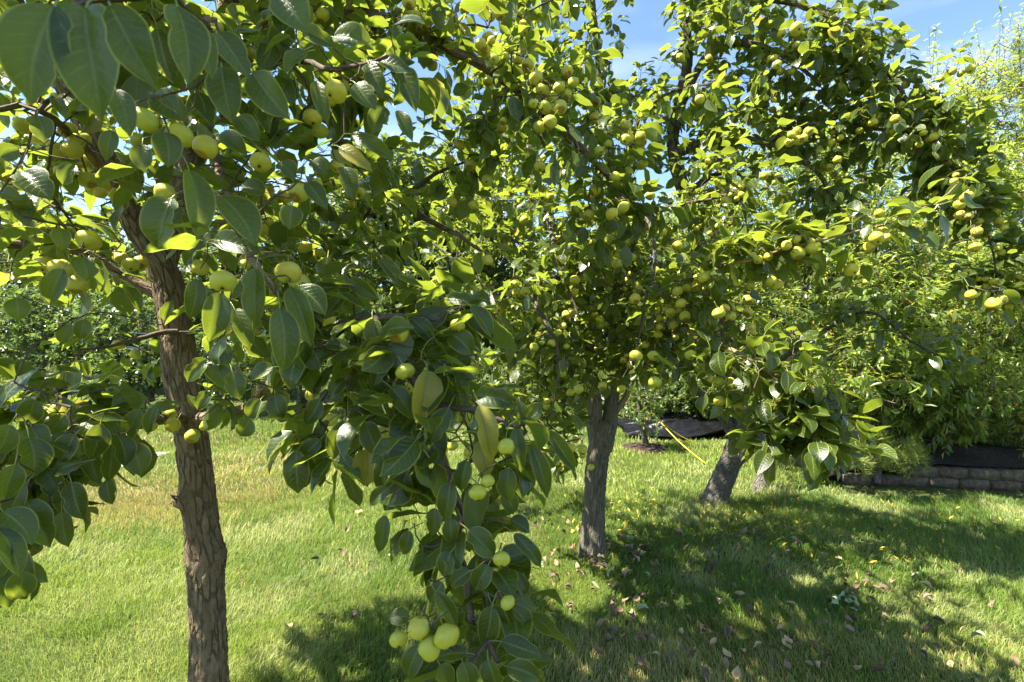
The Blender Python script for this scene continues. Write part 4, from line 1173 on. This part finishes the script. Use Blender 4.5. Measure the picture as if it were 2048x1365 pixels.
# ================================================================== PEACH TREES AND THE PLANTING BEHIND
T4 = Tree('peach_tree', 'peach tree with a short leaning pale trunk just behind the leaning pear trunk', 'tree', P(1522, 985, 5.07) * np.array([1, 1, 0]), 24, 'narrow leaved peach trees')
T4.limb([(1519, 990, 5.07, .085), (1526, 960, 5.07, .074), (1534, 930, 5.08, .070), (1545, 880, 5.1, .064), (1560, 800, 5.2, .055), (1590, 680, 5.4, .045), (1620, 520, 5.6, .03), (1640, 360, 5.7, .018), (1650, 250, 5.7, .008)], M_bark3, 'trunk', sides=24, rough=0.14, ridge=0.006, step=0.025, flare=0.15)
for c in [[(1555, 820, 5.2, .04), (1500, 700, 5.5, .03), (1450, 560, 5.7, .02), (1420, 420, 5.8, .012), (1410, 320, 5.8, .006)], [(1565, 780, 5.2, .04), (1650, 720, 5.2, .03), (1760, 640, 5.2, .018), (1840, 560, 5.2, .009)], [(1600, 640, 5.4, .028), (1700, 500, 5.7, .02), (1760, 380, 5.9, .012), (1790, 280, 5.9, .006)], [(1565, 780, 5.2, .03), (1640, 780, 4.9, .02), (1720, 790, 4.7, .012), (1800, 810, 4.6, .006)]]:
    T4.limb(c, M_bark3, sides=8, rough=0.15)
PK = dict(L=(0.12, 0.35), nl=(11, 19), up=0.7)
for a in [(1440, 440, 5.8, 100, 120, .6, 170), (1560, 420, 5.8, 120, 130, .7, 230), (1680, 400, 5.8, 110, 130, .7, 200), (1600, 580, 5.5, 150, 100, .7, 220), (1740, 620, 5.2, 140, 90, .6, 180), (1480, 640, 5.6, 100, 100, .6, 130), (1700, 740, 5.0, 130, 70, .5, 120), (1640, 300, 5.8, 150, 80, .6, 110), (1690, 520, 5.25, 130, 90, .4, 170), (1780, 470, 5.3, 90, 90, .4, 110)]:
    T4.blob(*a, **PK)
T4.shoots(1600, 300, 5.8, 220, 60, .7, 60, (0.3, 0.6), (14, 22))
T4.clump = 0.38
T4.finish(0.092, PEACH_HI, PEACH_LO, M_peach_obj, M_peach_mass, M_twig, twig_r=0.0022, twig_sides=3, tilt=(0.5, 1.1))

T5 = Tree('peach_tree', 'large peach tree with a dark trunk rising from the mulch bed behind the block wall', 'tree', (5.4, 7.0, 0.40), 25, 'narrow leaved peach trees')
T5.limb([(1812, 925, 7.0, .14), (1808, 870, 7.0, .12), (1812, 810, 7.0, .105), (1830, 700, 7.0, .085), (1860, 540, 7.1, .06), (1890, 360, 7.2, .035), (1930, 200, 7.2, .018), (2005, 70, 7.2, .006)], M_bark3, 'trunk', sides=20, rough=0.14, ridge=0.008, step=0.04)
for c in [[(1812, 810, 7.0, .07), (1760, 680, 7.2, .05), (1720, 500, 7.4, .035), (1720, 320, 7.5, .02), (1760, 200, 7.5, .008)], [(1815, 780, 7.0, .07), (1900, 720, 6.7, .045), (2000, 660, 6.5, .03), (2100, 560, 6.4, .015)], [(1840, 640, 7.05, .05), (1930, 540, 7.2, .03), (2010, 420, 7.3, .018), (2060, 300, 7.3, .008)], [(1812, 810, 7.0, .05), (1900, 810, 6.5, .03), (1980, 850, 6.1, .016), (2060, 900, 5.9, .007)], [(1812, 830, 7.0, .04), (1720, 820, 6.5, .025), (1640, 830, 6.2, .01)]]:
    T5.limb(c, M_bark3, sides=8, rough=0.15)
for a in [(1900, 450, 7.0, 130, 130, .9, 300), (2030, 500, 6.8, 120, 150, .9, 300), (1780, 330, 7.4, 120, 120, .7, 200), (1930, 300, 7.2, 130, 90, .7, 180), (1860, 620, 6.6, 150, 90, .7, 240), (2020, 680, 6.2, 120, 90, .7, 200), (1800, 730, 6.4, 130, 70, .6, 150), (1930, 790, 6.0, 140, 60, .6, 150), (2080, 850, 5.8, 100, 90, .6, 90), (1700, 820, 6.2, 90, 45, .4, 60), (1920, 860, 5.9, 120, 40, .4, 60), (2200, 600, 6.8, 140, 250, 1.0, 200), (1850, 480, 7.4, 170, 160, .8, 260), (2000, 400, 7.3, 130, 130, .8, 220), (1900, 700, 6.8, 190, 120, .8, 260), (1620, 700, 7.0, 140, 120, .7, 150), (1930, 560, 5.5, 130, 90, .35, 150), (2080, 560, 5.5, 110, 120, .4, 150), (1960, 380, 5.9, 110, 90, .4, 120), (2150, 380, 5.7, 130, 120, .4, 120), (1760, 800, 5.7, 110, 50, .3, 80), (1880, 830, 5.5, 110, 50, .3, 110), (1990, 850, 5.4, 110, 55, .3, 110), (2090, 880, 5.3, 90, 60, .3, 90), (1850, 640, 5.0, 140, 70, .3, 150), (1990, 560, 5.0, 110, 100, .3, 130), (1960, 230, 7.2, 100, 90, .5, 110), (2030, 260, 7.2, 60, 110, .5, 80), (1780, 760, 5.6, 120, 60, .3, 110), (1930, 780, 5.3, 120, 60, .3, 120)]:
    T5.blob(*a, **PK)
T5.shoots(1900, 220, 7.2, 150, 70, .6, 60, (0.4, 0.9), (16, 26))
T5.shoots(2010, 150, 7.2, 60, 60, .4, 22, (0.5, 0.9), (18, 28))
T5.clump = 0.38
T5.finish(0.096, PEACH_HI, PEACH_LO, M_peach_obj, M_peach_mass, M_twig, twig_r=0.0028, twig_sides=3, tilt=(0.5, 1.1))

# -- young tree in its mulch ring
T6 = Tree('young_tree', 'small young tree in a round mulch ring between the two grey pear trunks', 'tree', P(1291, 897, 7.15) * np.array([1, 1, 0]), 26)
T6.limb([(1293, 900, 7.15, .05), (1288, 870, 7.15, .04), (1284, 850, 7.15, .035), (1278, 810, 7.15, .025), (1290, 760, 7.2, .012)], M_bark2, 'trunk', sides=12, rough=0.1)
T6.limb([(1286, 858, 7.15, .022), (1298, 830, 7.1, .015), (1310, 790, 7.1, .006)], M_bark2, sides=8)
T6.limb([(1284, 850, 7.15, .02), (1262, 825, 7.1, .013), (1245, 805, 7.1, .005)], M_bark2, sides=8)
for a in [(1275, 820, 7.1, 45, 30, .4, 60), (1305, 835, 7.0, 30, 30, .3, 40), (1290, 780, 7.1, 60, 40, .4, 70)]:
    T6.blob(*a, L=(0.03, 0.12), nl=(6, 10))
T6.finish(0.055, BUSH_LO, BUSH_LO, M_wood, M_wood, M_twig, n_obj=0, twig_r=0.002, twig_sides=3)
a = np.linspace(0, 2 * math.pi, 41)[:-1]
rr = np.array([0.0, 0.33, 0.6, 0.85, 1.0])
ring = P(1291, 897, 7.15)
V = [(ring[0] + 0.32 * r * math.cos(t) * (1 + 0.08 * math.sin(3 * t)), ring[1] + 0.36 * r * math.sin(t), 0.045 * (1 - r ** 2) + 0.004 + (0.014 * rng.random() if r < 1 else 0)) for r in rr for t in a]
i, j = np.meshgrid(np.arange(len(rr) - 1), np.arange(40), indexing='ij')
Q = np.stack([i * 40 + j, i * 40 + (j + 1) % 40, (i + 1) * 40 + (j + 1) % 40, (i + 1) * 40 + j], -1).reshape(-1, 4)[:, ::-1]
obj('mulch_ring', mesh_data('mulch_ring', np.array(V), [Q], M_mulch), kind='structure')

# -- yellow guy straps from the young tree to the lawn
for k, (a_, b_, lab) in enumerate([((1302, 822, 7.0), (1412, 931, 6.18), 'longer yellow guy strap pegged into the lawn nearer the leaning trunk'), ((1304, 828, 7.05), (1398, 893, 7.3), 'shorter yellow guy strap running behind the other from the young tree')]):
    p0, p1 = P(*a_), P(*b_)
    p1[2] = 0.02
    pts = np.array([p0 + (p1 - p0) * t - np.array([0, 0, 0.05 * math.sin(math.pi * t)]) for t in np.linspace(0, 1, 14)])
    V, f, b = tube(pts, np.full(14, 0.0065), 6)
    tag(obj('guy_strap', mesh_data('guy_strap', V, f, M_strap)), lab, 'strap', 'yellow guy straps')


def bush(name, label, cat, base, blobs, size, mat, seed, stems, nl=(14, 22), L=(0.08, 0.25), tr=0.004, group=None, lo=None, barkm=None, dens=1.5):
    T = Tree(name, label, cat, base, seed, group)
    for c in stems:
        T.limb(c, barkm or M_bark3, 'trunk' if c is stems[0] else 'branch', sides=8, px=False, rough=0.15, step=0.12)
    for b in blobs:
        T.blob(*b[:6], int(b[6] * dens), L=L, nl=nl, up=0.5, out=1.0)
    T.finish(size, lo or FAR_LO, lo or FAR_LO, mat, mat, M_twig, n_obj=0, twig_r=tr, twig_sides=3, tilt=(0.4, 1.3))


def stems(x, y, h, n, spread, r, z0=0.0):
    g = np.random.default_rng(int(abs(x) * 100 + y))
    out = []
    for k in range(n):
        a = g.uniform(0, 6.28)
        out.append([(x + g.uniform(-.1, .1), y + g.uniform(-.1, .1), z0, r), (x + math.cos(a) * spread * .3, y + math.sin(a) * spread * .3, z0 + h * .45, r * .7), (x + math.cos(a) * spread, y + math.sin(a) * spread, z0 + h, r * .25)])
    return out


# bushes along the far edge of the lawn
bush('shrub', 'rounded glossy shrub at the far lawn edge beside the lime green shrub', 'shrub', (-9.4, 10.6, 0), [(60, 640, 10.6, 110, 60, .9, 170), (110, 690, 10.4, 100, 60, .8, 150)], 0.085, M_bush, 31, stems(-9.4, 10.6, 2.0, 4, 1.0, .05), group='shrubs at the far lawn edge')
bush('shrub', 'glossy dark shrub standing directly behind the brown trunk', 'shrub', (-7.3, 10.3, 0), [(240, 660, 10.3, 90, 70, .9, 170), (300, 730, 10.1, 90, 60, .8, 150), (190, 730, 10.1, 70, 50, .6, 80)], 0.085, M_bush, 32, stems(-7.3, 10.3, 2.0, 4, .9, .05), group='shrubs at the far lawn edge')
bush('shrub', 'low lime green shrub in front of the iron fence', 'shrub', (-9.9, 10.2, 0), [(50, 775, 10.2, 90, 30, .5, 110)], 0.07, M_lime, 33, stems(-9.9, 10.2, .8, 5, .6, .02), nl=(12, 18), L=(.05, .15))
bush('shrub', 'glossy shrub seen in the gap over the sunny lawn beside the brown trunk', 'shrub', (-3.9, 10.4, 0), [(640, 720, 10.4, 100, 60, .9, 170), (520, 740, 10.4, 90, 60, .8, 140), (430, 720, 10.4, 80, 70, .8, 110)], 0.085, M_bush, 34, stems(-4.3, 10.4, 1.6, 5, 1.2, .05), group='shrubs at the far lawn edge')
bush('shrub', 'leafy shrub closing the lawn behind the forked grey trunk', 'shrub', (0.3, 9.6, 0), [(1000, 760, 9.6, 140, 60, .8, 170), (1130, 780, 9.4, 100, 50, .7, 120), (860, 740, 10.0, 110, 60, .8, 130)], 0.075, M_wood, 35, stems(.3, 9.6, 1.3, 6, 1.2, .04), group='shrubs at the far lawn edge')
bush('shrub', 'shrub overhanging the crumpled black plastic sheet', 'shrub', (3.3, 9.2, 0), [(1360, 800, 8.7, 110, 35, .4, 110), (1360, 770, 9.0, 110, 45, .6, 120), (1480, 800, 8.6, 90, 50, .6, 110), (1250, 750, 9.4, 80, 60, .7, 90), (1580, 820, 8.2, 70, 50, .5, 70)], 0.07, M_wood, 36, stems(3.5, 9.2, 1.2, 6, 1.3, .04), group='shrubs at the far lawn edge')
bush('shrub', 'twiggy green shrub on the mulch bed beside the dark peach trunk', 'shrub', (6.3, 8.3, .45), [(1860, 870, 7.9, 80, 40, .4, 60), (1960, 850, 8.3, 90, 60, .5, 80)], 0.07, M_wood, 37, stems(6.6, 8.3, .8, 5, .8, .03, .4))

# trees behind
for k, (lab, x, y, h, blobs, sd) in enumerate([
    ('tall broadleaf tree behind the shrubs, its top showing in gaps by the upper brown bough', -12.5, 15.5, 4.2, [(80, 520, 15.5, 170, 110, 1.4, 260), (250, 550, 15.5, 140, 110, 1.4, 220), (0, 640, 15.0, 150, 100, 1.3, 200), (250, 690, 15.0, 160, 80, 1.3, 160)], 41),
    ('broadleaf tree beyond the lawn seen between the brown trunk and the hanging bough', -6.2, 14.0, 4.0, [(380, 640, 14.0, 140, 110, 1.4, 220), (470, 540, 14.0, 160, 140, 1.4, 280), (640, 520, 14.0, 140, 130, 1.3, 280), (560, 680, 13.5, 200, 70, 1.2, 220)], 42),
    ('light green broadleaf tree behind the crown of the forked pear tree', -1.4, 12.0, 3.8, [(760, 400, 12.0, 130, 110, 1.3, 240), (820, 520, 12.0, 160, 140, 1.3, 320), (960, 440, 12.0, 150, 150, 1.3, 300), (900, 670, 11.6, 180, 90, 1.2, 260), (1080, 620, 11.6, 130, 130, 1.1, 240)], 43),
    ('broadleaf tree closing the view behind the leaning trunks', 3.6, 12.5, 3.8, [(1250, 600, 12.5, 150, 140, 1.3, 280), (1400, 560, 12.5, 150, 150, 1.3, 280), (1330, 720, 12.0, 180, 70, 1.0, 220), (1560, 640, 12.3, 140, 130, 1.2, 240)], 44),
    ('broadleaf tree behind the large peach tree over the wall', 10.5, 12.0, 3.6, [(1780, 660, 12.0, 170, 130, 1.2, 260), (1960, 640, 12.0, 150, 130, 1.2, 260), (2120, 640, 12.0, 130, 180, 1.2, 200), (1880, 800, 11.5, 200, 60, 1.0, 200)], 45),
]):
    bush('broadleaf_tree', lab, 'tree', (x, y, 0), blobs, 0.132, M_wood, sd, stems(x, y, h, 6, 1.8, .14), nl=(20, 30), L=(.15, .5), tr=.007, dens=1.35, lo=FAR_LO, group='broadleaf trees beyond the garden')


# far wood that closes the view
g = np.random.default_rng(60)
n = 3000
fx = g.uniform(-75, 75, n)
top = 5.0 + 3.6 * fbm(np.stack([fx * 0.12, 0 * fx, 0 * fx + 3], -1), 3)
sp = np.stack([fx, g.uniform(30, 42, n), top * g.random(n) ** 0.7], -1)
wp, wR, wS = fill_leaves(sp, unit(g.normal(size=(n, 3)) + np.array([0, -.3, .5])), np.full(n, 1.3), 18, 0.5, g)
V, f, uv, rn = leaf_mass(FAR_LO, wp, wR, wS, g)
obj('woods', mesh_data('woods', V, f, M_wood, uv, {'rnd': ('FLOAT', rn)}), kind='stuff')

# -- pines
def tuft_leaf(n, ln, w, seed):
    r = np.random.default_rng(seed)
    V, Q, uv = [], [], []
    for k in range(n):
        d = unit(r.normal(size=3) * np.array([1, 0.5, 1]) + np.array([0, 0.9, 0.1]))
        sd = unit(np.cross(d, r.normal(size=3))) * w
        b0 = len(V)
        y0 = np.array([0, r.uniform(-0.5, 0.3), 0])
        V += [y0 - sd, y0 + sd, y0 + d * ln + sd * .2 + np.array([0, 0, -.08]), y0 + d * ln - sd * .2 + np.array([0, 0, -.08])]
        uv += [(0, .5), (1, .5), (1, .9), (0, .9)]
        Q.append((b0, b0 + 1, b0 + 2, b0 + 3))
    o = Leaf.__new__(Leaf)
    o.V, o.uv, o.Q = np.array(V), np.array(uv, float), np.array(Q)
    return o


TUFT = [tuft_leaf(26, 1.0, 0.012, k) for k in range(4)]
TUFT_S = [tuft_leaf(26, 1.0, 0.020, k + 9) for k in range(4)]


def pine(name, label, base, trunk, limbs, blobs, size, mat, seed, tr, tufts):
    T = Tree(name, label, 'tree', base, seed)
    T.limb(trunk, M_bark3, 'trunk', sides=10, rough=0.12)
    for c in limbs:
        T.limb(c, M_bark3, sides=6)
    for b in blobs:
        T.blob(*b, L=(.02, .05), nl=(1, 3), up=0.8, out=0.9)
    T.finish(size, tufts, tufts, mat, mat, M_twig, n_obj=0, twig_r=tr, twig_sides=3, tilt=(0.1, .6))


pine('pine_tree', 'tall long needled pine rising beside the large peach tree against the sky', (9.6, 8.6, .3), [(2170, 930, 8.6, .15), (2160, 600, 8.6, .11), (2150, 300, 8.6, .07), (2140, 60, 8.6, .03)],
     [[(2155, 420, 8.6, .04), (2090, 360, 8.4, .025), (2020, 340, 8.2, .008)], [(2150, 330, 8.6, .04), (2080, 230, 8.4, .02), (2030, 150, 8.3, .007)], [(2158, 520, 8.6, .04), (2090, 440, 8.4, .02), (2010, 410, 8.2, .007)], [(2148, 240, 8.6, .03), (2080, 140, 8.5, .015), (2045, 80, 8.5, .006)]],
     [(2030, 180, 8.3, 45, 70, .3, 40), (2030, 330, 8.2, 50, 50, .3, 60), (2030, 400, 8.2, 55, 50, .3, 60), (2110, 300, 8.5, 70, 200, .5, 120), (2060, 110, 8.4, 40, 50, .3, 30)], 0.16, M_needle, 51, .005, TUFT)
pine('pine_sapling', 'bushy bright green pine sapling growing in front of the dark mulch bed', P(1755, 965, 5.25) * np.array([1, 1, 0]), [(1755, 968, 5.25, .03), (1758, 930, 5.3, .025), (1762, 890, 5.3, .018), (1768, 855, 5.3, .008)],
     [[(1757, 935, 5.28, .014), (1710, 915, 5.1, .009), (1680, 925, 5.0, .004)], [(1757, 935, 5.28, .014), (1810, 920, 5.1, .009), (1840, 935, 5.0, .004)], [(1762, 895, 5.3, .012), (1720, 880, 5.2, .007), (1700, 885, 5.15, .003)], [(1762, 895, 5.3, .012), (1810, 885, 5.2, .007), (1830, 900, 5.15, .003)]],
     [(1750, 885, 5.2, 75, 28, .2, 46), (1700, 925, 5.05, 35, 22, .12, 20), (1820, 920, 5.1, 38, 28, .12, 24), (1765, 925, 5.15, 50, 28, .15, 24)], 0.085, M_needle_lime, 52, .0025, TUFT_S)

# ================================================================== GRASS
rs = np.random.default_rng(77)


def lawn_tint(x, y, rs):
    """Per-blade colour: soft green, paler and drier in worn patches, as the turf itself grows."""
    n = len(x)
    p = np.stack([x * 0.9, y * 0.9, 0 * x], -1)
    a = fbm(p, 4)
    b = fbm(p * 3.1 + 40, 3)
    green = np.array([0.205, 0.265, 0.042])
    deep = np.array([0.090, 0.160, 0.022])
    pale = np.array([0.40, 0.41, 0.155])
    dry = np.array([0.50, 0.34, 0.14])
    f = np.clip((a - 0.38) * 3.2, 0, 1)[:, None]
    c = deep * (1 - f) + green * f
    g = np.clip((b - 0.46) * 3.4, 0, 1)[:, None] * 0.75
    c = c * (1 - g) + pale * g
    dp = np.exp(-(((x + 3.55) / 1.3) ** 2 + ((y - 4.9) / 0.75) ** 2)) * 1.7 + np.exp(-(((x + 2.5) / 1.5) ** 2 + ((y - 6.4) / 0.7) ** 2)) * 0.75 + np.exp(-(((x + 5.5) / 2.0) ** 2 + ((y - 7.6) / 0.9) ** 2)) * 0.6 + np.exp(-(((x - 1.0) / 1.4) ** 2 + ((y - 2.35) / 0.45) ** 2)) * 0.5
    d = np.clip(dp * (0.35 + 1.3 * b) - 0.1, 0, 0.9)
    pick = (rs.random(n) < d * 0.85 + 0.035)[:, None]
    c = np.where(pick, dry * rs.uniform(0.7, 1.15, (n, 1)), c)
    return np.clip(c * rs.uniform(0.6, 1.4, (n, 1)), 0, 1)


def make_grass():
    Xs, Ys, Ws, Ls = [], [], [], []
    for (d0, d1, dens, w, ln) in [(1.7, 3.2, 13000, .0028, .044), (3.2, 5.0, 6800, .0037, .046), (5.0, 7.5, 2100, .0068, .050), (7.5, 12.0, 700, .0125, .056)]:
        half = 1.12 * d1 + 0.4
        n = int(dens * (d1 - d0) * 2 * half)
        x, y = rs.uniform(-half, half, n), rs.uniform(d0, d1, n)
        k = np.abs(x) < 1.12 * y + 0.45
        x, y = x[k], y[k]
        Xs.append(x)
        Ys.append(y)
        Ws.append(np.full(len(x), w))
        Ls.append(np.full(len(x), ln))
    x, y, w, ln = map(np.concatenate, (Xs, Ys, Ws, Ls))
    ok = ~((y > wall_y(x) - 0.35 + 0.5 * (fbm(np.stack([x * 2, y * 2, 0 * x], -1), 2) - 0.5)) & (x > 3.4))
    ok &= ~((x < -4.6) & (y > 6.1) & (y < 6.9))
    ok &= np.hypot((x - ring[0]) / 0.32, (y - ring[1]) / 0.36) > 0.97
    ok &= ~((y > 7.7) & (x > 1.8) & (x < 3.9)) & ~((y > 5.6) & (x > 3.3 + 0.55 * (y - 5.4)))
    x, y, w, ln = x[ok], y[ok], w[ok], ln[ok]
    n = len(x)
    q = np.stack([x, y, 0 * x], -1)
    patch = fbm(q * 1.7 + 5, 3)
    lean_a = fbm(q * 0.8 + 70, 3) * 12.0
    clump = fbm(q * 9.0 + 20, 2)
    ln = ln * rs.uniform(0.55, 1.25, n) * (0.6 + 0.9 * patch) * (0.75 + 0.5 * clump)
    tuft = np.clip((fbm(q * 2.6 + 90, 3) - 0.60) * 9, 0, 1)
    ln = ln * (1 + 0.55 * tuft)
    for bx, by in ((T1.base[0], T1.base[1]), (T2.base[0], T2.base[1]), (T3.base[0], T3.base[1]), (T4.base[0], T4.base[1])):
        ln = ln * (1 + 1.1 * np.exp(-(np.hypot(x - bx, y - by) / 0.17) ** 2))
    az = rs.uniform(0, 6.283, n)
    lean = rs.uniform(0.1, 0.9, n) * ln
    lx = np.cos(az) * lean + np.cos(lean_a) * ln * 0.28
    ly = np.sin(az) * lean + np.sin(lean_a) * ln * 0.28
    fa = rs.uniform(0, 6.283, n)
    wx, wy = np.cos(fa) * w / 2, np.sin(fa) * w / 2
    z0 = -0.004
    V = np.empty((n, 5, 3))
    V[:, 0] = np.stack([x - wx, y - wy, 0 * x + z0], -1)
    V[:, 1] = np.stack([x + wx, y + wy, 0 * x + z0], -1)
    mx, my, mz = x + lx * .35, y + ly * .35, ln * .6
    V[:, 2] = np.stack([mx + wx * .8, my + wy * .8, mz], -1)
    V[:, 3] = np.stack([mx - wx * .8, my - wy * .8, mz], -1)
    V[:, 4] = np.stack([x + lx, y + ly, ln * rs.uniform(.75, 1.0, n)], -1)
    o = (np.arange(n) * 5)[:, None]
    Q = o + np.array([[0, 1, 2, 3]])
    T = o + np.array([[3, 2, 4]])
    tint = lawn_tint(x, y, rs)
    col = np.ones((n, 5, 4))
    col[:, :, :3] = tint[:, None]
    print('grass blades', n)
    obj('grass', mesh_data('grass', V.reshape(-1, 3), [Q, T], M_grass, attrs={'tint': ('FLOAT_COLOR', col.reshape(-1, 4))}), kind='stuff')


make_grass()

# ================================================================== FALLEN LEAVES AND FRUIT
r_ = random.Random(8)
DEAD = {}
for key, m in (('brown', M_dead), ('dark', M_deaddark), ('tan', M_deadtan), ('green', M_deadgreen)):
    DEAD[key] = []
    for k in range(4):
        lf = Leaf(6, 2, 0.28, 0.2, r_.uniform(-.3, .3), r_.uniform(-1.9, 1.9), r_.uniform(.5, .66), r_.uniform(.3, 1.6), r_.uniform(.1, .6), r_.uniform(0, 6), 3, sway=r_.uniform(-.12, .12))
        DEAD[key].append(mesh_data('fallen_leaf', lf.V - (lf.base + lf.tip) / 2 * np.array([1, 1, 1]), [lf.Q], m, lf.uv))
LAB = {'brown': 'curled greyish brown dead leaf', 'dark': 'dark withered dead leaf', 'tan': 'dry tan dead leaf', 'green': 'pale green fallen leaf'}


def drop(px, py, where, key=None, size=None):
    d = H * F / (py - CY)
    p = P(px, py, d)
    key = key or r_.choices(['brown', 'dark', 'tan', 'green'], [5, 4, 2, 1])[0]
    o = obj('fallen_leaf', DEAD[key][r_.randrange(4)])
    s = size or r_.uniform(.042, .075)
    o.scale = (s, s, s)
    o.location = (p[0], p[1], 0.032 + r_.uniform(-.006, .010))
    o.rotation_euler = (r_.uniform(-.6, .6), r_.uniform(-.6, .6), r_.uniform(0, 6.28))
    tag(o, LAB[key] + ' ' + where, 'leaf', {'brown': 'greyish brown dead leaves on the lawn', 'dark': 'dark dead leaves on the lawn', 'tan': 'tan dead leaves on the lawn', 'green': 'pale green fallen leaves on the lawn'}[key])


for cx, cy_, sx, sy, n, where in [
        (1170, 1130, 70, 30, 34, 'in the shade at the foot of the forked trunk'), (1290, 1120, 60, 24, 26, 'just past the foot of the forked trunk'), (1130, 1175, 80, 35, 20, 'between hanging bough and forked trunk'),
        (1330, 1180, 120, 40, 30, 'on the dappled grass in front of the forked trunk'), (1480, 1080, 80, 25, 14, 'in front of the leaning trunk'), (1540, 1160, 110, 45, 22, 'on dappled grass beyond the green pile'),
        (1640, 1300, 140, 40, 24, 'on near grass below the pale green pile'), (1400, 1290, 120, 40, 20, 'on the near grass beside the hanging bough'), (1230, 1270, 60, 40, 14, 'on yellowish grass near the hanging bough'),
        (1700, 1200, 60, 25, 14, 'around the pale green leaf pile'), (1850, 1280, 110, 60, 14, 'in the near right corner of the lawn'), (1900, 1180, 90, 60, 8, 'on the far right grass in front of the wall'),
        (700, 1120, 90, 50, 8, 'on sunny lawn beside the brown trunk'), (640, 1270, 60, 40, 5, 'beside the shadow near the brown trunk'), (1130, 1070, 50, 15, 10, 'on the sunny grass left of the forked trunk')]:
    for _ in range(n):
        drop(cx + r_.gauss(0, sx), min(max(cy_ + r_.gauss(0, sy), 1030), 1362), where)
for _ in range(9):
    drop(1695 + r_.gauss(0, 16), 1212 + r_.gauss(0, 7), 'heaped in the small pile on the dappled grass', 'green', r_.uniform(.05, .075))

# the many small yellow leaves round the leaning trunk
n = 620
x = np.concatenate([rs.normal(1.45, .55, n // 2), rs.normal(2.6, .8, n - n // 2)])
y = np.concatenate([rs.normal(4.3, .35, n // 2), rs.normal(4.2, .5, n - n // 2)])
q = unit(np.stack([rs.normal(size=n), rs.normal(size=n), rs.normal(size=n) * .25], -1))
V, f, uv, rn = leaf_mass(PEACH_LO, np.stack([x, y, rs.uniform(.03, .055, n)], -1), leaf_frame(q, rs, .6), rs.uniform(.03, .055, n), rs)
obj('fallen_leaves', mesh_data('fallen_leaves', V, f, M_yellow, uv), kind='stuff')

for (px, py, lab) in [(1248, 1153, 'small green pear fallen in the grass close to the forked grey trunk'), (1146, 1072, 'small green pear fallen among sunny grass at the edge of the forked trunk shade')]:
    d = H * F / (py - CY)
    t = thing('fallen_pear', lab, 'pear', (*P(px, py, d)[:2], 0.03), 'windfall pears')
    o = obj('skin', PEARS[1], t)
    o.scale = (.017,) * 3
    o.rotation_euler = (1.1, .4, r_.uniform(0, 6))
    c_ = obj('calyx', CALYX, t)
    c_.scale, c_.rotation_euler = o.scale, o.rotation_euler
